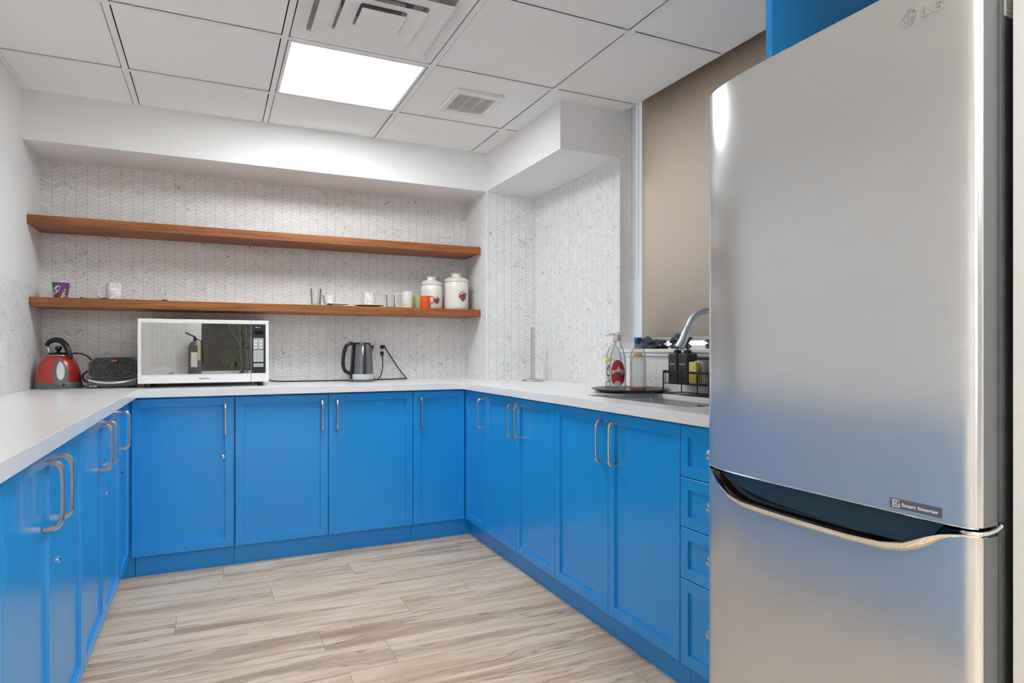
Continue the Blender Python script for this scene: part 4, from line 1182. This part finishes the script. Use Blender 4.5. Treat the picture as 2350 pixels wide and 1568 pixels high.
secs = [(.030, .020, Z), (.036, .024, Z+.004), (.0385, .0255, Z+.02), (.039, .026, Z+.09), (.038, .025, Z+.125), (.0345, .023, Z+.155), (.026, .018, Z+.190), (.015, .014, Z+.215), (.0125, .0125, Z+.222), (.0125, .0125, Z+.228)]
shell(bx, by, secs, ang, 'bottle_body', 'bottle', t)
capo = obj('cap', lathe(nb(), bx, by, [(0, Z+.2285), (.0145, Z+.2285), (.0145, Z+.236), (.0165, Z+.2365), (.0155, Z+.256), (.009, Z+.260), (.004, Z+.270), (0, Z+.270)], 24), 'pink', t, smooth=40)
def flatpatch(cx_, cy_, a, b_, ang_, zc, outline, lift, mat, name, parent, thick=None):
    bm = nb(); vs = []
    def P(u, w_):
        u_ = max(-.985, min(.985, u/a)); y = -b_*(1-abs(u_)**2.6)**(1/2.6)-lift; x = a*u_
        return (cx_+x*cos(ang_)-y*sin(ang_), cy_+x*sin(ang_)+y*cos(ang_), zc+w_)
    n = 8; rings = [[bm.verts.new(P(u*k/n, w_*k/n)) for u, w_ in outline] for k in range(1, n+1)]
    c = bm.verts.new(P(0, 0)); m_ = len(outline)
    for k in range(m_): bm.faces.new((c, rings[0][k], rings[0][(k+1) % m_]))
    for A, B2 in zip(rings[:-1], rings[1:]):
        for k in range(m_): bm.faces.new((A[k], B2[k], B2[(k+1) % m_], A[(k+1) % m_]))
    return obj(name, bm, mat, parent), P
def egg(w_, h, k=36, top=.72):
    out = []
    for i in range(k):
        a = 2*pi*i/k; c, s = cos(a), sin(a); r = (abs(c)**3+abs(s)**3)**(-1/3)
        wy = r*s; sx = 1-(1-top)*max(0, wy)**1.5; out.append((w_*r*c*sx, h*wy))
    return out
lb, P0 = flatpatch(bx, by, .0395, .0265, ang, Z+.082, egg(.0335, .060), .0006, 'whitelabel', 'label', t)
lb2, P1 = flatpatch(bx, by, .0395, .0265, ang, Z+.082, egg(.0310, .057), .0011, 'redlabel', 'label_field', lb)
def text_on(txt, h, w_, P, zoff, uoff, mat, name, parent, lift=.0006, bold=.02):
    bm = text_bm(txt, h, lambda u, q, n: (u, q, n), lift, width=w_, bold=bold)
    c = Vector((cos(ang), sin(ang))); nrm = Vector((sin(ang), -cos(ang)))
    for v in bm.verts:
        p = Vector(P(v.co.x+uoff, v.co.y+zoff)); v.co = Vector((p.x+nrm.x*v.co.z, p.y+nrm.y*v.co.z, p.z))
    return obj(name, bm, mat, parent)
bn, P2 = flatpatch(bx, by, .0395, .0265, ang, Z+.087, [(-.026, -.012), (.026, -.014), (.027, .006), (.010, .010), (.004, .026), (-.002, .010), (-.026, .006)], .0015, 'lgrey', 'name_band', lb2)
text_on('Palmolive', .0085, .046, P2, -.002, 0, 'greenlabel', 'label_lettering', bn, .0010)
fo, P3 = flatpatch(bx, by, .0395, .0265, ang, Z+.034, [(.016*cos(a), .009*sin(a)) for a in [2*pi*k/20 for k in range(20)]], .0016, 'pink', 'fruit_print', lb2)
# pump bottle
qx, qy = 1.752, 2.588
t = thing('pump_bottle', (qx, qy, ZTR), 'clear pump bottle with yellow band and dark letters, behind the crimson-labelled bottle', 'bottle')
shell(qx, qy, [(.030, .022, Z), (.038, .027, Z+.005), (.040, .028, Z+.03), (.040, .028, Z+.13), (.036, .026, Z+.165), (.024, .02, Z+.195), (.012, .012, Z+.21), (.012, .012, Z+.22)], ang, 'bottle_body', 'bottle', t)
obj('collar', lathe(nb(), qx, qy, [(0, Z+.2205), (.014, Z+.2205), (.014, Z+.236), (.006, Z+.238), (.005, Z+.258), (0, Z+.258)], 20), 'white', t, smooth=40)
bm = nb(); c_, s_ = cos(ang), sin(ang)
tube(bm, [(qx+.010*c_, qy+.010*s_, Z+.262), (qx-.010*c_, qy-.010*s_, Z+.264), (qx-.030*c_, qy-.030*s_, Z+.260), (qx-.036*c_, qy-.036*s_, Z+.252)], [.006, .0055, .004, .003], 10); obj('nozzle', bm, 'white', t, smooth=True)
yb, Py = flatpatch(qx, qy, .0405, .0285, ang, Z+.140, [(-.0385, -.010), (-.014, -.012), (-.014, .010), (-.0385, .012)], .0006, 'yellow', 'yellow_band', t)
wb_, Pw = flatpatch(qx, qy, .0405, .0285, ang, Z+.075, [(-.0385, -.045), (-.010, -.045), (-.010, .045), (-.0385, .045)], .0006, 'whitelabel', 'label', t)
bm = text_bm('ICS', .017, lambda u, q, n: (-q-.026, u+.005, n), .0006, width=.060, bold=.03)
for v in bm.verts:
    p = Vector(Pw(v.co.x, v.co.y)); v.co = Vector((p.x+sin(ang)*v.co.z*1.5, p.y-cos(ang)*v.co.z*1.5, p.z))
obj('label_lettering', bm, 'ink', wb_)
# clear bottle with blue cap and a little orange soap
cx2, cy2 = 1.722, 2.352
t = thing('soap_bottle', (cx2, cy2, ZTR), 'clear soap bottle with blue cap and a little orange liquid, on the tray', 'bottle')
secs = [(.033, .022, Z), (.036, .024, Z+.004), (.0375, .0245, Z+.03), (.036, .024, Z+.09), (.0355, .0235, Z+.13), (.033, .022, Z+.170), (.024, .018, Z+.192), (.015, .014, Z+.202), (.0145, .0142, Z+.214)]
shell(cx2, cy2, secs, ang, 'bottle_body', 'bottle', t)
obj('liquid', bottle_bm(cx2, cy2, [(.032, .021, Z+.0015), (.0345, .0225, Z+.004), (.0362, .0232, Z+.021), ], ang), 'orangeliq', t, smooth=40)
obj('cap', lathe(nb(), cx2, cy2, [(0, Z+.2145), (.0165, Z+.2145), (.0165, Z+.226), (.0145, Z+.228), (.0175, Z+.232), (.019, Z+.237), (.016, Z+.242), (0, Z+.243)], 24), 'bluecap', t, smooth=40)
pb, _ = flatpatch(cx2, cy2, .0362, .0242, ang, Z+.163, [(-.018, -.008), (.018, -.008), (.018, .008), (-.018, .008)], .0008, 'yellow', 'yellow_label', t)
# third, plain clear bottle
cx3, cy3 = 1.802, 2.462
t = thing('glass_bottle', (cx3, cy3, ZTR), 'plain clear bottle at the back of the tray between the two labelled ones', 'bottle')
shell(cx3, cy3, [(.028, .020, Z), (.031, .022, Z+.004), (.032, .022, Z+.12), (.028, .02, Z+.15), (.014, .012, Z+.172), (.012, .011, Z+.178)], ang, 'bottle_body', 'bottle', t)

# ---- wire caddy with black dispensers
RX0, RX1, RY0, RYM, RY1 = 1.803, 1.905, 1.99, 2.058, 2.278
t = thing('wire_caddy', ((RX0+RX1)/2, 2.13, ZT), 'black wire sink caddy standing behind the sink, holding the black soap dispensers', 'caddy')
bm = nb(); zb_, zr = .962, 1.014
for x in (RX0, RX1):
    for y in (RY0+.002, RYM, RY1): tube(bm, [(x, y, ZT), (x, y, zr)], .0026, 8)
obj('posts', bm, 'black', t)
bm = nb()
for z in (ZT+.004,):
    for x in (RX0, RX1): tube(bm, [(x, RY0, z), (x, RY1, z)], .0024, 8)
    for y in (RY0, RYM, RY1): tube(bm, [(RX0, y, z), (RX1, y, z)], .0024, 8)
box(bm, RX0, RX1, RY0, RYM+.1, ZT+.001, ZT+.004)
obj('base_frame', bm, 'black', t)
bm = nb()
box(bm, RX0-.002, RX0+.001, RY0, RY1, zr-.006, zr+.004); box(bm, RX1-.001, RX1+.002, RY0, RY1, zr-.006, zr+.004)
box(bm, RX0, RX1, RY1-.001, RY1+.002, zr-.006, zr+.004); box(bm, RX0, RX1, RY0-.002, RY0+.001, zr-.006, zr+.004)
obj('top_rim', bm, 'black', t)
bm = nb(); k = 0
y = RY0+.008
while y < RY1:
    for x in (RX0, RX1): tube(bm, [(x, y, zb_), (x, y, zr-.004)], .0010, 5)
    tube(bm, [(RX0, y, zb_), (RX1, y, zb_)], .0012, 5); y += .0115
x = RX0+.01
while x < RX1: tube(bm, [(x, RY1, zb_), (x, RY1, zr-.004)], .0010, 5); x += .0115
for x in (RX0, RX1): tube(bm, [(x, RY0, zb_), (x, RY1, zb_)], .0016, 6)
obj('basket_wires', bm, 'black', t)
bm = nb()
y = RY0+.004
while y < RYM+.03:
    tube(bm, [(RX0+.03, y, zr), (RX0+.03, y, 1.074)], .0011, 5); tube(bm, [(RX1, y, zr), (RX1, y, 1.074)], .0011, 5); y += .0105
box(bm, RX0+.028, RX0+.032, RY0, RYM+.03, 1.066, 1.076); box(bm, RX1-.002, RX1+.002, RY0, RYM+.03, 1.066, 1.076); box(bm, RX0+.03, RX1, RYM+.029, RYM+.032, 1.066, 1.076)
box(bm, RX0+.03, RX1, RY0, RY0+.002, 1.066, 1.076)
obj('upper_basket', bm, 'black', t)
def dispenser(y0, y1, txt, label):
    x0, x1 = 1.824, 1.882; xc, yc = (x0+x1)/2, (y0+y1)/2; zb2 = zb_+.0016
    t = thing('soap_dispenser', (xc, yc, zb2), label, 'soap dispenser', 'black square dispensers in the caddy')
    obj('bottle_body', B(x0, x1, y0, y1, zb2, 1.091), M['dispg'], t, bevel=.004)
    obj('collar', lathe(nb(), xc, yc, [(0, 1.0915), (.016, 1.0915), (.016, 1.107), (.012, 1.109), (0, 1.109)], 20), 'black', t, smooth=40)
    bm = nb(); tube(bm, [(xc, yc, 1.108), (xc, yc, 1.142)], .0045, 12); tube(bm, [(xc, yc, 1.14), (xc, yc, 1.152)], .009, 14); tube(bm, [(xc, yc, 1.147), (xc-.035, yc, 1.146), (xc-.042, yc, 1.139)], [.005, .004, .0035], 8)
    obj('pump', bm, 'black', t, smooth=40)
    obj('lettering', text_bm(txt, .0048, lambda u, w_, n: (x0-n, yc-u, 1.047+w_), .0005, width=.034, bold=.03), 'white', t)
M['dispg'] = plain('dispenser_charcoal', (.045, .046, .048), .45)
dispenser(2.213, 2.271, 'DISH SOAP', 'black square pump dispenser in the caddy, farther of the two')
dispenser(2.147, 2.205, 'HAND SOAP', 'black square pump dispenser in the caddy, nearer to the refrigerator')
tag(obj('sponge', B(1.828, 1.848, 2.094, 2.142, zb_+.0016, 1.058), 'sponge', bevel=.006), 'yellow sponge standing in the wire caddy beside the dispensers', 'sponge')
tag(obj('scrub_pad', B(1.854, 1.882, 2.075, 2.140, zb_+.0016, 1.062), 'sponge2', bevel=.006), 'buff-coloured scrub pad behind the yellow sponge in the caddy', 'sponge')

# ---- crumpled dark plastic on the sill
def crumple(c, r, seed, label):
    bm = nb(); bmesh.ops.create_icosphere(bm, subdivisions=5, radius=1)
    for v in bm.verts:
        p = v.co.copy(); q = Vector((p.x*1.3+seed, p.y*1.3, p.z*1.6))
        d = noise.noise(q*1.5)*.6 + (1-abs(noise.noise(q*2.4))*2)*.14 + abs(noise.noise(q*5.))*.07
        s = .72+d*.75
        co = Vector((c[0]+p.x*r[0]*s, c[1]+p.y*r[1]*s, c[2]+p.z*r[2]*s)); co.z = max(co.z, c[3]+.001) if c[3] else co.z
        v.co = co
    return tag(obj('plastic_bag', bm, 'cloth', smooth=30), label, 'plastic bag')
crumple((1.962, 2.575, 1.132, SILL), (.045, .125, .038), 1.3, 'crumpled dark plastic bag on the window sill behind the blue-capped bottle')
crumple((1.955, 2.345, 1.136, SILL), (.040, .075, .050), 4.1, 'small crumpled dark plastic bag on the sill behind the faucet head')
crumple((1.968, 2.08, 1.138, SILL), (.045, .125, .042), 7.7, 'crumpled dark plastic bag on the sill above the wire caddy, next to the refrigerator')

# ------------------------------------------------------------------ seen only as reflections: extinguisher, plant
t = thing('fire_extinguisher', (-.20, -1.40, .85), 'dark fire extinguisher with a tan tag hung on the partition behind the viewer', 'fire extinguisher')
obj('cylinder', lathe(nb(), -.20, -1.40, [(0, .80), (.07, .80), (.075, .82), (.075, 1.14), (.05, 1.20), (.02, 1.22), (0, 1.22)], 32), 'extred', t, smooth=40)
bm = nb(); tube(bm, [(-.20, -1.40, 1.22), (-.20, -1.40, 1.27)], .018, 12); tube(bm, [(-.20, -1.40, 1.27), (-.26, -1.38, 1.30), (-.30, -1.36, 1.32)], .010, 8); tube(bm, [(-.20, -1.40, 1.25), (-.13, -1.39, 1.22), (-.11, -1.39, 1.05), (-.115, -1.39, .95)], .008, 8)
obj('valve', bm, 'black', t, smooth=40)
obj('label', B(-.24, -.17, -1.322, -1.320, .9, 1.08), 'whitelabel', t); obj('tag', B(-.17, -.135, -1.315, -1.313, .98, 1.2), 'exttag', t)
obj('bracket', B(-.23, -.17, -1.5, -1.47, .95, 1.1), 'black', t)
t = thing('potted_plant', (.46, -3.6, 0), 'tall leafy potted plant in the room behind the viewer', 'plant')
obj('pot', lathe(nb(), .46, -3.6, [(0, 0), (.14, 0), (.18, .32), (.16, .32), (.13, .28), (0, .28)], 28), 'terracotta', t, smooth=40)
bm = nb(); rnd = random.Random(3)
for k in range(7): tube(bm, [(.46, -3.6, .27), ((.46)+rnd.uniform(-.1, .1), -3.6+rnd.uniform(-.1, .1), 1.0), ((.46)+rnd.uniform(-.3, .3), -3.6+rnd.uniform(-.2, .2), 1.6)], .008, 6)
obj('stem', bm, 'terracotta', t)
bm = nb()
for k in range(160):
    c = Vector(((.46)+rnd.gauss(0, .2), -3.6+rnd.gauss(0, .18), rnd.uniform(.7, 1.95))); d = Vector((rnd.gauss(0, 1), rnd.gauss(0, 1), rnd.gauss(0, .6))).normalized(); s = d.cross(Vector((0, 0, 1))).normalized()*.03
    bm.faces.new([bm.verts.new(c), bm.verts.new(c+d*.07+s), bm.verts.new(c+d*.16), bm.verts.new(c+d*.07-s)])
obj('foliage', bm, 'leaf', t)

t = thing('table', (.05, -3.9, 0), 'white-topped table with black legs in the room behind the viewer', 'table')
obj('table_top', B(-.55, .65, -4.3, -3.9, .73, .76), 'white', t)
for x in (-.5, .6):
    for y in (-4.26, -3.94): obj('leg', B(x-.02, x+.02, y-.02, y+.02, 0, .73), 'black', t)

# ------------------------------------------------------------------ world, camera, view
wd = bpy.data.worlds.new('sky'); S.world = wd; wd.use_nodes = True
nt = wd.node_tree; bg = nt.nodes['Background']
n = N(nt); g_ = n.node('ShaderNodeNewGeometry') if False else None
tc = n.node('ShaderNodeTexCoord'); x_, y_, z_ = n.xyz(tc.outputs['Generated'])
n.put(bg.inputs[0], n.mix(n.step(z_, -.1, .6), (.80, .90, 1.0), (.60, .79, 1.0))); bg.inputs[1].default_value = 2.0

cam = bpy.data.cameras.new('camera'); co = bpy.data.objects.new('camera', cam); COL.objects.link(co)
W_, H_ = 2350, 1568
cam.sensor_fit = 'HORIZONTAL'; cam.sensor_width = 36; cam.lens = 36*1468.4/W_
cam.shift_y = (803.525-H_/2)/W_
cam.clip_start = .02
co.location = (0, 0, CAMZ); co.rotation_euler = (pi/2, 0, -.4375)
S.camera = co
S.view_settings.view_transform = 'Standard'; S.view_settings.look = 'None'; S.view_settings.gamma = 1; S.view_settings.use_curve_mapping = False
S.view_settings.exposure = 1.9
S.cycles.max_bounces = 14; S.cycles.diffuse_bounces = 10; S.cycles.glossy_bounces = 5; S.cycles.transmission_bounces = 8
S.cycles.use_denoising = True
S.cycles.caustics_reflective = False; S.cycles.caustics_refractive = False
S.cycles.sample_clamp_indirect = 4
